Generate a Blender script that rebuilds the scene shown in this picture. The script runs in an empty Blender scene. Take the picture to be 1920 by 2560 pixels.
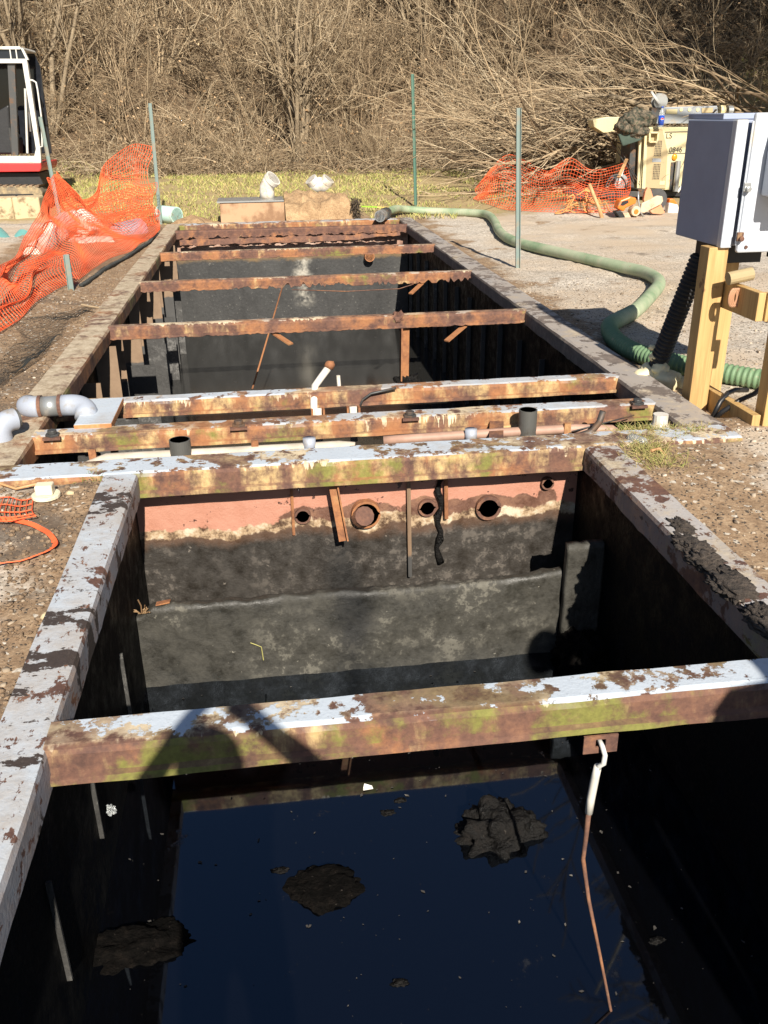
import bpy, bmesh, math, random
import numpy as np
from mathutils import Vector, Matrix, noise as mn
PI = math.pi
S = bpy.context.scene
COL = S.collection
# ------------------------------------------------------------------ camera, world, sun, exposure
H = 1.5
FPX, PITCH, YAW, ROLL = 2222.0, math.radians(24.161), math.radians(7.172), math.radians(-0.833)
_f = Vector((math.sin(YAW)*math.cos(PITCH), math.cos(YAW)*math.cos(PITCH), -math.sin(PITCH)))
_r0 = Vector((math.cos(YAW), -math.sin(YAW), 0)); _u0 = _r0.cross(_f)
_r = math.cos(ROLL)*_r0 + math.sin(ROLL)*_u0; _u = -math.sin(ROLL)*_r0 + math.cos(ROLL)*_u0
cam = bpy.data.cameras.new('camera'); cam_o = bpy.data.objects.new('camera', cam); COL.objects.link(cam_o)
m = Matrix.Identity(4)
for i in range(3):
    m[i][0] = _r[i]; m[i][1] = _u[i]; m[i][2] = -_f[i]
m[2][3] = H
cam_o.matrix_world = m
cam.sensor_fit = 'VERTICAL'; cam.sensor_height = 36; cam.lens = FPX/2560*36
cam.clip_start = 0.05; cam.clip_end = 400
S.camera = cam_o

SUN_EL, SUN_AZ = math.radians(34), math.radians(4.7)
w = bpy.data.worlds.new("World"); S.world = w; w.use_nodes = True
wn = w.node_tree.nodes; bg = wn['Background']
sky = wn.new('ShaderNodeTexSky'); sky.sky_type = 'NISHITA'; sky.sun_disc = False
sky.sun_elevation = SUN_EL; sky.sun_rotation = PI - SUN_AZ
sky.air_density = 1.0; sky.dust_density = 0.6; sky.ozone_density = 3.0
w.node_tree.links.new(sky.outputs[0], bg.inputs[0]); bg.inputs[1].default_value = 0.05
sd = bpy.data.lights.new('sun', 'SUN'); sd.energy = 5.0; sd.angle = math.radians(0.53); sd.color = (1.0, 0.93, 0.82)
so = bpy.data.objects.new('sun', sd); COL.objects.link(so)
so.rotation_euler = Vector((-math.sin(SUN_AZ)*math.cos(SUN_EL), math.cos(SUN_AZ)*math.cos(SUN_EL), -math.sin(SUN_EL))).to_track_quat('-Z', 'Y').to_euler()
so.location = (3, -20, 18)
S.view_settings.view_transform = 'Standard'; S.view_settings.look = 'None'
S.view_settings.exposure = 0.80; S.view_settings.gamma = 1.0; S.view_settings.use_curve_mapping = False
S.render.engine = 'CYCLES'

# ------------------------------------------------------------------ helpers
def at(px, py, x=None, y=None, z=None):
    """the point on the sight line through photo pixel (px,py) at a known distance y, x or height z"""
    d = _f + (px-960)/FPX*_r - (py-1280)/FPX*_u
    t = y/d.y if y is not None else x/d.x if x is not None else (z-H)/d.z
    return Vector((0, 0, H)) + d*t

def smooth(a, b, t):
    t = min(1, max(0, (t-a)/(b-a))); return t*t*(3-2*t)

class MB:
    def __init__(s): s.v = []; s.f = []
    def add(s, vs, fs):
        k = len(s.v); s.v += [tuple(v) for v in vs]; s.f += [tuple(i+k for i in f) for f in fs]; return s
    def box(s, x0, x1, y0, y1, z0, z1, M=None):
        vs = [Vector((x, y, z)) for z in (z0, z1) for y in (y0, y1) for x in (x0, x1)]
        if M is not None: vs = [M @ v for v in vs]
        return s.add(vs, [(0, 2, 3, 1), (4, 5, 7, 6), (0, 1, 5, 4), (2, 6, 7, 3), (0, 4, 6, 2), (1, 3, 7, 5)])
    def bar(s, a, b, w_, h_, up=(0, 0, 1)):
        a = Vector(a); b = Vector(b); d = (b-a).normalized(); sx = d.cross(Vector(up))
        if sx.length < 1e-4: sx = d.cross(Vector((1, 0, 0)))
        sx.normalize(); sz = sx.cross(d)
        vs = [p + sx*i*w_/2 + sz*j*h_/2 for p in (a, b) for i, j in ((-1, -1), (1, -1), (1, 1), (-1, 1))]
        return s.add(vs, [(3, 2, 1, 0), (4, 5, 6, 7), (0, 1, 5, 4), (1, 2, 6, 5), (2, 3, 7, 6), (3, 0, 4, 7)])
    def tube(s, pts, r, n=10, cap=True):
        pts = [Vector(p) for p in pts]; K = len(pts); r = r if isinstance(r, (list, tuple)) else [r]*K
        k = len(s.v); ref = None
        for i, p in enumerate(pts):
            t = (pts[min(i+1, K-1)]-pts[max(i-1, 0)]).normalized()
            if ref is None:
                ref = t.cross(Vector((0, 0, 1)))
                if ref.length < .05: ref = t.cross(Vector((1, 0, 0)))
            ref = (ref - t*ref.dot(t)).normalized(); b = t.cross(ref)
            for j in range(n):
                a = 2*PI*j/n; s.v.append(tuple(p + (ref*math.cos(a)+b*math.sin(a))*r[i]))
        for i in range(K-1):
            for j in range(n):
                j2 = (j+1) % n; s.f.append((k+i*n+j, k+i*n+j2, k+(i+1)*n+j2, k+(i+1)*n+j))
        if cap:
            s.f.append(tuple(k+j for j in range(n))[::-1]); s.f.append(tuple(k+(K-1)*n+j for j in range(n)))
        return s
    def pipe(s, a, b, r, t, n=24):
        """an open pipe with wall thickness"""
        a = Vector(a); b = Vector(b); d = (b-a)
        return s.tube([a, b, b, a, a], [r, r, r-t, r-t, r], n, cap=False)
    def prof(s, P, axis, a0, a1, n, jit=None):
        """closed profile P of (p,z) run along axis 'x' or 'y' in n steps; jit(i,t) -> (dp,dz)"""
        k = len(s.v); m_ = len(P)
        for q in range(n+1):
            c = a0+(a1-a0)*q/n
            for i, (p, z) in enumerate(P):
                dp, dz = jit(i, c) if jit else (0, 0)
                s.v.append((c, p+dp, z+dz) if axis == 'x' else (p+dp, c, z+dz))
        for q in range(n):
            for i in range(m_):
                j = (i+1) % m_; f = (k+q*m_+i, k+q*m_+j, k+(q+1)*m_+j, k+(q+1)*m_+i)
                s.f.append(f)
        s.f.append(tuple(k+i for i in range(m_))[::-1]); s.f.append(tuple(k+n*m_+i for i in range(m_)))
        return s
    def blob(s, c, rad, seed=0, sub=3, amp=.25, fr=2.0, M=None):
        bm = bmesh.new(); bmesh.ops.create_icosphere(bm, subdivisions=sub, radius=1)
        o = Vector((seed*7.3, seed*3.1, seed*1.7)); k = len(s.v)
        for v in bm.verts:
            q = v.co*fr+o
            d = 1+amp*mn.fractal(q, 1.0, 2.0, 4)
            p = Vector((v.co.x*rad[0]*d, v.co.y*rad[1]*d, v.co.z*rad[2]*d))
            s.v.append(tuple((M @ p if M is not None else p) + Vector(c)))
        bm.verts.ensure_lookup_table()
        s.f += [tuple(k+v.index for v in f.verts) for f in bm.faces]; bm.free(); return s
    def build(s, name, mat, parent=None, smooth=False, bevel=0, loc=None):
        me = bpy.data.meshes.new(name); me.from_pydata(s.v, [], s.f)
        bm = bmesh.new(); bm.from_mesh(me); bmesh.ops.recalc_face_normals(bm, faces=bm.faces); bm.to_mesh(me); bm.free()
        return link(name, me, mat, parent, smooth, bevel, loc)

def link(name, me, mat, parent=None, smooth=False, bevel=0, loc=None):
    o = bpy.data.objects.new(name, me); COL.objects.link(o)
    if mat: me.materials.append(mat)
    if smooth:
        me.polygons.foreach_set('use_smooth', [True]*len(me.polygons))
    if bevel:
        b = o.modifiers.new('bevel', 'BEVEL'); b.width = bevel; b.segments = 2; b.limit_method = 'ANGLE'
    if parent is not None:
        o.parent = parent
        off = Vector((0, 0, 0)); q = parent
        while q is not None: off += q.location; q = q.parent
        o.location = -off
    else:
        co = np.empty(len(me.vertices)*3); me.vertices.foreach_get('co', co); co = co.reshape(-1, 3)
        if loc is None: loc = ((co[:, 0].min()+co[:, 0].max())/2, (co[:, 1].min()+co[:, 1].max())/2, co[:, 2].min())
        co -= np.array(loc); me.vertices.foreach_set('co', co.ravel()); o.location = loc
    return o

def tag(o, label=None, cat=None, group=None, kind=None):
    if label: o['label'] = label
    if cat: o['category'] = cat
    if group: o['group'] = group
    if kind: o['kind'] = kind
    return o
def thing(name, label, cat, loc, group=None):
    o = bpy.data.objects.new(name, None); COL.objects.link(o); o.location = loc; o.empty_display_size = .2
    return tag(o, label, cat, group)
def np_mesh(name, V, F):
    me = bpy.data.meshes.new(name); k = F.shape[1]
    me.vertices.add(len(V)); me.vertices.foreach_set('co', np.ascontiguousarray(V, dtype=np.float32).ravel())
    me.loops.add(F.size); me.loops.foreach_set('vertex_index', F.astype(np.int32).ravel())
    me.polygons.add(len(F)); me.polygons.foreach_set('loop_start', np.arange(0, F.size, k, dtype=np.int32))
    me.polygons.foreach_set('loop_total', np.full(len(F), k, dtype=np.int32))
    me.update(calc_edges=True); me.validate(); return me

# ------------------------------------------------------------------ materials
class Mt:
    def __init__(s, name, rough=.7, metal=0, spec=.5):
        s.m = bpy.data.materials.new(name); s.m.use_nodes = True; s.t = s.m.node_tree; s.b = s.t.nodes['Principled BSDF']
        s.b.inputs['Roughness'].default_value = rough; s.b.inputs['Metallic'].default_value = metal
        s.b.inputs['Specular IOR Level'].default_value = spec; s._p = None
    def n(s, ty, **kw):
        return s.setup(s.t.nodes.new('ShaderNode'+ty), **kw)
    def setup(s, nd, **kw):
        for k, v in kw.items(): setattr(nd, k, v)
        return nd
    def put(s, sock, v):
        if isinstance(v, bpy.types.NodeSocket): s.t.links.new(v, sock)
        elif v is not None:
            if sock.type == 'RGBA': v = (v, v, v, 1) if isinstance(v, (int, float)) else (*v[:3], 1)
            sock.default_value = v
    def pos(s, scale=(1, 1, 1), kind='Object'):
        tc = s.n('TexCoord').outputs[kind]
        if scale == (1, 1, 1): return tc
        mp = s.n('Mapping'); s.put(mp.inputs[0], tc); mp.inputs['Scale'].default_value = scale; return mp.outputs[0]
    def noise(s, sc, det=5, ro=.55, vec=None, out='Fac', dist=0):
        nd = s.n('TexNoise'); nd.inputs['Scale'].default_value = sc; nd.inputs['Detail'].default_value = det
        nd.inputs['Roughness'].default_value = ro; nd.inputs['Distortion'].default_value = dist
        s.put(nd.inputs['Vector'], vec if vec is not None else s.pos()); return nd.outputs[out]
    def vor(s, sc, vec=None, out='Color', feat='F1'):
        nd = s.n('TexVoronoi', feature=feat); nd.inputs['Scale'].default_value = sc
        s.put(nd.inputs['Vector'], vec if vec is not None else s.pos()); return nd.outputs[out]
    def ramp(s, fac, stops, mode='LINEAR'):
        nd = s.n('ValToRGB'); cr = nd.color_ramp; cr.interpolation = mode
        while len(cr.elements) < len(stops): cr.elements.new(.5)
        for e, (p, c) in zip(cr.elements, stops):
            e.position = p; e.color = (c, c, c, 1) if isinstance(c, (int, float)) else (*c, 1)
        s.put(nd.inputs[0], fac); return nd.outputs[0]
    def math(s, op, a, b=None, c=None):
        nd = s.n('Math', operation=op); s.put(nd.inputs[0], a); s.put(nd.inputs[1], b); s.put(nd.inputs[2], c); return nd.outputs[0]
    def step(s, v, lo, hi):
        nd = s.n('MapRange', interpolation_type='SMOOTHSTEP'); s.put(nd.inputs[0], v)
        s.put(nd.inputs[1], lo); s.put(nd.inputs[2], hi); return nd.outputs[0]
    def mix(s, f, a, b, bt='MIX'):
        nd = s.n('Mix', data_type='RGBA', blend_type=bt); s.put(nd.inputs[0], f); s.put(nd.inputs[6], a); s.put(nd.inputs[7], b); return nd.outputs[2]
    def xyz(s, v): 
        nd = s.n('SeparateXYZ'); s.put(nd.inputs[0], v); return nd.outputs
    def up(s): return s.xyz(s.n('NewGeometry').outputs['True Normal'])[2]
    def bump(s, h, st=.3, d=.01):
        nd = s.n('Bump'); nd.inputs['Strength'].default_value = st; nd.inputs['Distance'].default_value = d
        s.put(nd.inputs['Height'], h); s.put(s.b.inputs['Normal'], nd.outputs[0])
    def color(s, c): s.put(s.b.inputs['Base Color'], c)
    def rough(s, c): s.put(s.b.inputs['Roughness'], c)

def plain(name, c, rough=.6, metal=0, var=.25, sc=8, spec=.5, bump=0):
    k = Mt(name, rough, metal, spec); nz = k.noise(sc, 6, .6)
    lo = tuple(x*(1-var) for x in c); hi = tuple(min(1, x*(1+var)) for x in c)
    k.color(k.ramp(nz, [(.3, lo), (.7, hi)]))
    if bump: k.bump(k.noise(sc*4, 5), bump, .01)
    return k.m

def dirty(name, c, dirt, amt=.5, rough=.5, sc=6, metal=0, bump=.1):
    """a painted or plastic thing with dirt in irregular patches"""
    k = Mt(name, rough, metal); nz = k.noise(sc, 8, .65); n2 = k.noise(sc*4, 4)
    base = k.mix(n2, tuple(x*.92 for x in c), tuple(min(1, x*1.05) for x in c))
    msk = k.step(nz, .62-amt*.25, .74-amt*.15)
    k.color(k.mix(msk, base, dirt)); k.rough(k.math('MULTIPLY_ADD', msk, .3, rough)); k.bump(nz, bump, .005)
    return k.m

RUST = [(.25, (.030, .018, .014)), (.42, (.085, .042, .031)), (.55, (.140, .068, .045)), (.7, (.21, .105, .060)), (.85, (.34, .21, .12))]
def steel(name, white=.5, whitec=(.47, .52, .575), mud=None, mudc=(.030, .022, .018), ochre=.5, moss=.62, drip=0.03, rust=RUST, dirt=None, chips=None, grime=.25, mossc=(.155, .155, .032), orange=.56, fx=1.0, sidew=None):
    """flaking paint over rust: rust base, soft orange and ochre staining, moss, crisp paint left on the upward faces, chips, mud"""
    k = Mt(name, .75); p = k.pos()
    up = k.step(k.up(), .45, .85)
    n1 = k.noise(2.4*fx, 10, .64, dist=.5); n2 = k.noise(11*fx, 9, .68); n3 = k.noise(60*fx, 5, .62); n0 = k.noise(1.1, 5, .6)
    st = k.noise(8, 7, .65, k.pos((1, 1, .30)))
    rc = k.ramp(k.math('MULTIPLY_ADD', n3, .3, k.math('MULTIPLY', n2, .75)), rust)
    orm = k.step(k.math('MULTIPLY_ADD', n2, .35, k.math('MULTIPLY', k.noise(2.9, 7, .6), .65)), orange-.06, orange+.10)
    c = k.mix(k.math('MULTIPLY', orm, .8), rc, k.mix(n3, (.24, .090, .032), (.42, .19, .075)))
    side = k.math('SUBTRACT', 1.0, up)
    och = k.math('MULTIPLY', k.math('MULTIPLY', k.step(st, ochre-.02, ochre+.16), k.step(n2, .30, .62)), k.math('MULTIPLY_ADD', side, .5, .45))
    c = k.mix(och, c, k.mix(n3, (.38, .24, .085), (.62, .47, .24)))
    mo = k.math('MULTIPLY', k.step(k.noise(2.1, 8, .68), moss-.04, moss+.06), k.math('MULTIPLY', k.step(n2, .30, .52), k.math('MULTIPLY_ADD', side, .7, .3)))
    c = k.mix(k.math('MULTIPLY', mo, .9), c, k.mix(n3, tuple(x*.5 for x in mossc), tuple(x*1.6 for x in mossc)))
    z = k.xyz(p)[2]
    if drip:
        dn = k.noise(34, 4, .6, k.pos((1, .2, .02))); area = k.step(k.noise(1.9, 5, .6, k.pos((1, 1, 0))), .48, .62)
        lim = k.math('MULTIPLY_ADD', k.math('MULTIPLY', k.step(dn, .46, .72), area), -drip*2.2, -.004)
        dm = k.math('MULTIPLY', k.step(k.math('SUBTRACT', z, lim), 0, .004), k.math('MULTIPLY', k.step(n2, .40, .52), k.math('MULTIPLY_ADD', area, .8, .1)))
        c = k.mix(dm, c, k.mix(n2, (.48, .35, .18), (.74, .66, .50)))
    wn_ = k.math('MULTIPLY_ADD', n2, .40, k.math('MULTIPLY', n1, .60))
    wm = k.math('MULTIPLY', k.step(wn_, white, white+.014), (k.math('MULTIPLY', up, k.step(z, -.045, -.035)) if sidew is None else k.math('MAXIMUM', up, sidew)))
    if chips is not None:
        ch = k.step(k.math('MULTIPLY_ADD', n0, .25, k.math('MULTIPLY', k.noise(26, 8, .7, k.pos((1, .55, 1))), .75)), chips, chips+.02)
        wm = k.math('MULTIPLY', wm, k.math('SUBTRACT', 1.0, ch))
    gr = k.math('MULTIPLY', k.step(k.math('MULTIPLY_ADD', n2, .4, k.math('MULTIPLY', n0, .6)), .58-grime*.4, .80-grime*.4), k.math('MULTIPLY_ADD', n3, .6, .35))
    wc = k.mix(gr, whitec, (.36, .30, .24))
    wc = k.mix(k.step(n3, .58, .72), wc, tuple(x*.75 for x in whitec))
    c = k.mix(wm, c, wc)
    if dirt is not None:
        dm = k.step(k.math('MULTIPLY_ADD', n2, .35, k.math('MULTIPLY', k.noise(1.7, 8, .62), .65)), dirt, dirt+.12)
        c = k.mix(k.math('MULTIPLY', dm, k.step(k.up(), .2, .8)), c, k.ramp(k.math('MULTIPLY_ADD', n3, .4, k.math('MULTIPLY', n2, .6)), [(.35, (.20, .15, .10)), (.50, (.40, .32, .22)), (.64, (.54, .46, .34))]))
    if mud is not None:
        mm = k.step(k.math('MULTIPLY_ADD', n2, .3, k.math('MULTIPLY', k.noise(3.0, 9, .66, k.pos((.55, 1.7, 1))), .7)), mud, mud+.012)
        c = k.mix(mm, c, k.mix(n3, mudc, tuple(x*2.4 for x in mudc)))
    k.color(c); k.rough(k.math('MULTIPLY_ADD', wm, -.28, .84))
    k.bump(k.math('ADD', k.math('MULTIPLY', wm, .6), k.math('ADD', n2, k.math('MULTIPLY', n3, .6))), .45, .006)
    return k.m

M = {}
M['rim_left'] = steel('flaking_white_steel', white=.41, mud=.55, drip=0, ochre=.75, moss=.85, chips=.552, grime=.55, sidew=.55)
M['rim_right'] = steel('grimy_white_steel', white=.47, mud=.60, drip=0, ochre=.6, moss=.60, dirt=.50, chips=.56, grime=.7, sidew=.35, whitec=(.45, .47, .51))
M['beam_white'] = steel('rusty_beam_with_white_top', white=.505, ochre=.55, moss=.50, drip=.012, grime=.1, orange=.61)
M['beam_wide'] = steel('wide_beam_peeling_white', white=.492, ochre=.46, moss=.53, drip=.024, grime=.3, fx=1.2, orange=.53)
M['beam_blotch'] = steel('rusty_beam_with_cream_drips', white=.505, ochre=.485, moss=.58, drip=.046, orange=.49, grime=.5)
M['beam_rust'] = steel('rusty_beam', white=.56, ochre=.58, moss=.60, drip=.008, whitec=(.42, .34, .27), orange=.52, grime=.5)
M['rim_earth'] = steel('earthy_rusty_steel', white=.62, ochre=.55, moss=.56, drip=0, dirt=.39, mossc=(.22, .20, .07), orange=.5)
M['rim_grey'] = steel('grey_weathered_steel', white=.47, whitec=(.33, .315, .31), ochre=.72, moss=.8, drip=0, dirt=.52, orange=.7, grime=.6,
                      rust=[(.25, (.06, .05, .045)), (.5, (.15, .12, .10)), (.75, (.28, .22, .18))])
M['rust'] = steel('bare_rust', white=.9, ochre=.62, moss=.9, drip=0)
M['rust_orange'] = steel('orange_rust', white=.9, ochre=.6, moss=.9, drip=0, orange=.48, rust=[(.3, (.10, .042, .022)), (.5, (.24, .10, .045)), (.7, (.40, .19, .08))])

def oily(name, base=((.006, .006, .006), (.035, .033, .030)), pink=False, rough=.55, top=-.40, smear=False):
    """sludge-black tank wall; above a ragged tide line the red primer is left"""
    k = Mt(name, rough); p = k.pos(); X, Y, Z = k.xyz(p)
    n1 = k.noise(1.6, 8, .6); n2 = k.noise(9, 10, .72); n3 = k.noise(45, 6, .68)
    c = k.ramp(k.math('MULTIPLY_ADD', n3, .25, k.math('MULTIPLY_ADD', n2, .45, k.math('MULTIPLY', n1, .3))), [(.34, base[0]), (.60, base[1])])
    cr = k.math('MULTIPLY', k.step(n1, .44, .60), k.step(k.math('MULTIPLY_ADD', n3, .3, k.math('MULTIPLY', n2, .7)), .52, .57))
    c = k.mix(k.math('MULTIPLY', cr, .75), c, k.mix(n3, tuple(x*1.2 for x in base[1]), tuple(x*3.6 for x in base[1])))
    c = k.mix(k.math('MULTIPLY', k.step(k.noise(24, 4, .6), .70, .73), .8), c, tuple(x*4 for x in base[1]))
    if pink:
        tide = k.math('ADD', Z, k.math('MULTIPLY', k.math('SUBTRACT', k.noise(4.5, 8, .65, k.pos((1, .1, .7))), .5), .22))
        rs = None
        for hx, hz, hr in ((.103, -.342, .12), (.42, -.347, .18), (.737, -.34, .13), (1.056, -.33, .18), (1.362, -.28, .10), (-.35, -.6, .05), (.25, -.40, .12), (.9, -.38, .12), (1.25, -.38, .12)):
            dx = k.math('SUBTRACT', X, hx); dz = k.math('SUBTRACT', Z, hz)
            d = k.math('DIVIDE', k.math('SQRT', k.math('ADD', k.math('MULTIPLY', dx, dx), k.math('MULTIPLY', dz, dz))), hr)
            rs = d if rs is None else k.math('MINIMUM', rs, d)
        rs = k.math('ADD', k.math('MULTIPLY_ADD', k.step(Z, -.37, -.22), 1.0, rs), k.math('MULTIPLY', k.math('SUBTRACT', k.noise(7, 7, .6), .5), 1.5))
        prim = k.mix(n2, (.37, .165, .11), (.46, .225, .155))
        rst = k.ramp(n2, [(.3, (.06, .028, .018)), (.5, (.135, .065, .042)), (.68, (.25, .13, .075)), (.8, (.5, .38, .25))])
        band = k.ramp(n2, [(.35, (.09, .055, .03)), (.5, (.36, .25, .15)), (.62, (.55, .48, .36)), (.75, (.25, .2, .07))])
        upc = k.mix(k.step(rs, .93, 1.03), rst, prim)
        upc = k.mix(k.step(k.noise(14, 7, .68), .625, .645), upc, (.07, .03, .02))
        brown = k.mix(n2, (.035, .022, .015), (.13, .07, .04))
        c = k.mix(k.step(tide, top-.10, top-.03), c, brown)
        c = k.mix(k.math('MULTIPLY', k.step(tide, top-.035, top-.02), k.step(n2, .38, .5)), c, band)
        c = k.mix(k.step(tide, top+.018, top+.03), c, upc)
    if smear:
        sm_ = k.step(k.math('ADD', k.math('ABSOLUTE', k.math('SUBTRACT', X, .30)), k.math('MULTIPLY', k.math('SUBTRACT', n1, .5), .35)), .16, .02)
        c = k.mix(k.math('MULTIPLY', k.math('MULTIPLY', sm_, k.step(Z, -.42, -.6)), .8), c, (.006, .006, .006))
    k.color(c); k.rough(k.ramp(n2, [(.35, rough-.25), (.6, rough+.2)])); k.bump(k.math('ADD', n2, k.math('MULTIPLY', n3, .6)), .5, .012)
    return k.m
BLK = None
M['wall_pink'] = oily('sludge_stained_primer', pink=True, smear=True, base=((.009, .0075, .006), (.042, .036, .030)))
M['crust'] = oily('dried_sludge_crust', smear=True, base=((.010, .0092, .0072), (.056, .052, .042)), rough=.6)
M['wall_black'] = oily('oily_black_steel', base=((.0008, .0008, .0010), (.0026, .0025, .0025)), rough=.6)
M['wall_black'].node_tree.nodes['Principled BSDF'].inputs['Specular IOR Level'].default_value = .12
M['wall_far'] = oily('sludge_grey_steel', base=((.022, .022, .022), (.050, .050, .048)), rough=.55)
M['rib_grey'] = oily('sludge_coated_rib', base=((.030, .029, .028), (.06, .058, .055)), rough=.6)
M['rib_dark'] = oily('dark_coated_rib', base=((.018, .017, .016), (.05, .048, .044)), rough=.7)
def two_tone():
    k = Mt('rib_half_coated', .7); Z = k.xyz(k.pos())[2]; n2 = k.noise(10, 7, .65)
    g = k.mix(n2, (.035, .034, .033), (.085, .082, .078)); t = k.mix(n2, (.13, .080, .048), (.30, .205, .13))
    k.color(k.mix(k.step(k.math('MULTIPLY_ADD', n2, .05, Z), -.58, -.56), g, t)); k.bump(n2, .3, .005); return k.m
M['rib'] = two_tone()
def far_wall():
    k = Mt('far_wall_rust_over_sludge', .6); X, Y, Z = k.xyz(k.pos()); n2 = k.noise(5, 9, .68); n3 = k.noise(30, 5); n1 = k.noise(1.8, 6, .6, k.pos((1, 1, .4)))
    g = k.ramp(k.math('MULTIPLY_ADD', n3, .3, k.math('MULTIPLY', n1, .7)), [(.35, (.018, .018, .018)), (.62, (.046, .045, .043))])
    g = k.mix(k.step(n3, .66, .70), g, (.12, .115, .10))
    # pale spill running down the wall
    dx = k.math('ABSOLUTE', k.math('SUBTRACT', X, .55))
    sp = k.math('MULTIPLY', k.step(k.math('ADD', dx, k.math('MULTIPLY', k.math('SUBTRACT', n2, .5), .25)), .20, .0), k.step(k.noise(6, 6, .6), .34, .60))
    sp = k.math('MULTIPLY', sp, k.step(k.math('ADD', Z, k.math('MULTIPLY', n2, .25)), -1.1, -.95))
    g = k.mix(k.math('MULTIPLY', sp, k.math('MULTIPLY_ADD', n3, .9, .2)), g, (.52, .48, .40))
    t = k.ramp(k.math('MULTIPLY_ADD', n3, .3, k.math('MULTIPLY', n2, .7)), [(.32, (.10, .05, .035)), (.46, (.30, .17, .12)), (.6, (.47, .34, .27)), (.75, (.42, .30, .12))])
    tide = k.math('MULTIPLY_ADD', k.math('SUBTRACT', n2, .5), .16, Z)
    c = k.mix(k.step(tide, -.50, -.44), g, k.mix(n2, (.07, .045, .025), (.2, .13, .06)))
    c = k.mix(k.step(tide, -.40, -.36), c, t)
    k.color(c); k.bump(k.math('ADD', n2, n3), .4, .01); k.rough(k.ramp(n2, [(.3, .4), (.6, .8)])); return k.m
M['wall_end'] = far_wall()

def liquid(name, c, rough, ior=1.45, scum=None):
    k = Mt(name, rough, 0, .5); k.b.inputs['IOR'].default_value = ior
    if scum:
        n2 = k.noise(5, 9, .7); n3 = k.noise(30, 5, .6)
        msk = k.math('MULTIPLY', k.step(n2, scum[0], scum[0]+.08), k.step(n3, .4, .6))
        k.color(k.mix(msk, c, scum[1])); k.rough(k.math('MULTIPLY_ADD', msk, .5, rough))
    else: k.color(c)
    k.bump(k.noise(3, 3), .02, .004)
    return k.m
M['liquid'] = liquid('black_oily_water', (.0012, .0013, .0018), .03, 2.0, (.60, (.006, .005, .004)))
M['liquid'].node_tree.nodes['Principled BSDF'].inputs['Specular Tint'].default_value = (.62, .78, 1, 1)
M['sludge'] = liquid('dull_oily_sludge', (.020, .0195, .018), .12, 1.45, (.62, (.05, .048, .042)))

M['pvc_grey'] = dirty('grey_pvc', (.33, .36, .42), (.24, .21, .17), .45, .5)
M['pvc_white'] = dirty('white_pvc', (.64, .60, .53), (.45, .36, .25), .4, .4)
M['pvc_mint'] = dirty('mint_pvc', (.50, .72, .64), (.45, .45, .35), .3, .4)
M['pvc_teal'] = dirty('teal_pvc', (.14, .36, .33), (.2, .22, .18), .4, .45)
M['pvc_dark'] = dirty('dark_grey_pipe', (.085, .083, .075), (.05, .04, .03), .4, .55)
M['galv'] = dirty('galvanised_metal', (.42, .43, .42), (.25, .2, .16), .4, .35, metal=.6)
M['green_post'] = dirty('green_painted_steel', (.055, .135, .095), (.16, .15, .10), .45, .55)
M['grey_post'] = dirty('grey_green_painted_steel', (.17, .225, .205), (.24, .22, .17), .45, .55)
M['orange'] = plain('orange_plastic_mesh', (.80, .13, .045), .65, var=.30, sc=3, spec=.25)
M['red'] = dirty('red_paint', (.52, .035, .035), (.4, .2, .14), .3, .4)
M['cream'] = dirty('cream_paint', (.60, .52, .30), (.45, .36, .2), .35, .45)
M['khaki'] = dirty('khaki_panel', (.40, .31, .17), (.3, .22, .12), .35, .5)
M['white_paint'] = dirty('white_paint', (.58, .57, .53), (.42, .36, .28), .35, .4)
M['glass_dark'] = plain('dark_glass', (.015, .017, .022), .06, var=.2)
M['black'] = plain('black_rubber', (.012, .012, .013), .55, bump=.2)
M['steel_dark'] = dirty('dark_steel', (.07, .07, .068), (.16, .09, .05), .5, .5, metal=.4)
M['alu'] = dirty('weathered_aluminium', (.30, .32, .34), (.3, .26, .2), .35, .4, metal=.3)
M['hose'] = None
M['foam'] = plain('cured_spray_foam', (.75, .66, .42), .8, var=.15, sc=10, bump=.3)
M['stone'] = dirty('tan_stone_block', (.50, .40, .24), (.2, .14, .08), .45, .85, bump=.5)
M['camo'] = None
M['amber'] = plain('amber_lens', (.75, .26, .015), .25, var=.1)
M['saw_orange'] = dirty('orange_saw_body', (.78, .17, .02), (.3, .2, .12), .3, .4)
M['saw_tan'] = dirty('dusty_cream_guard', (.58, .45, .30), (.4, .28, .18), .4, .6)
M['blade'] = plain('grey_cutting_disc', (.06, .058, .058), .5)
M['cable'] = plain('black_cable', (.015, .015, .016), .4)
M['strap'] = plain('tan_strap', (.42, .22, .12), .75)
M['canvas'] = dirty('olive_tan_fabric_roll', (.36, .28, .15), (.22, .16, .09), .4, .8)
M['soda'] = plain('blue_soda_label', (.02, .075, .42), .25, var=.1)
M['clear'] = None
M['silt'] = plain('black_silt_fabric', (.028, .030, .028), .85, var=.5, sc=14, bump=.4)
M['box_white'] = dirty('weathered_white_enclosure', (.52, .55, .60), (.62, .56, .46), .3, .4, sc=3)
M['box_blue'] = plain('faded_blue_grey_paint', (.27, .305, .40), .55, var=.10, sc=3)
def clear():
    k = Mt('clear_plastic', .15); k.color((.75, .78, .78)); k.b.inputs['Transmission Weight'].default_value = .75; k.b.inputs['IOR'].default_value = 1.3; return k.m
M['clear'] = clear()
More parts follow.
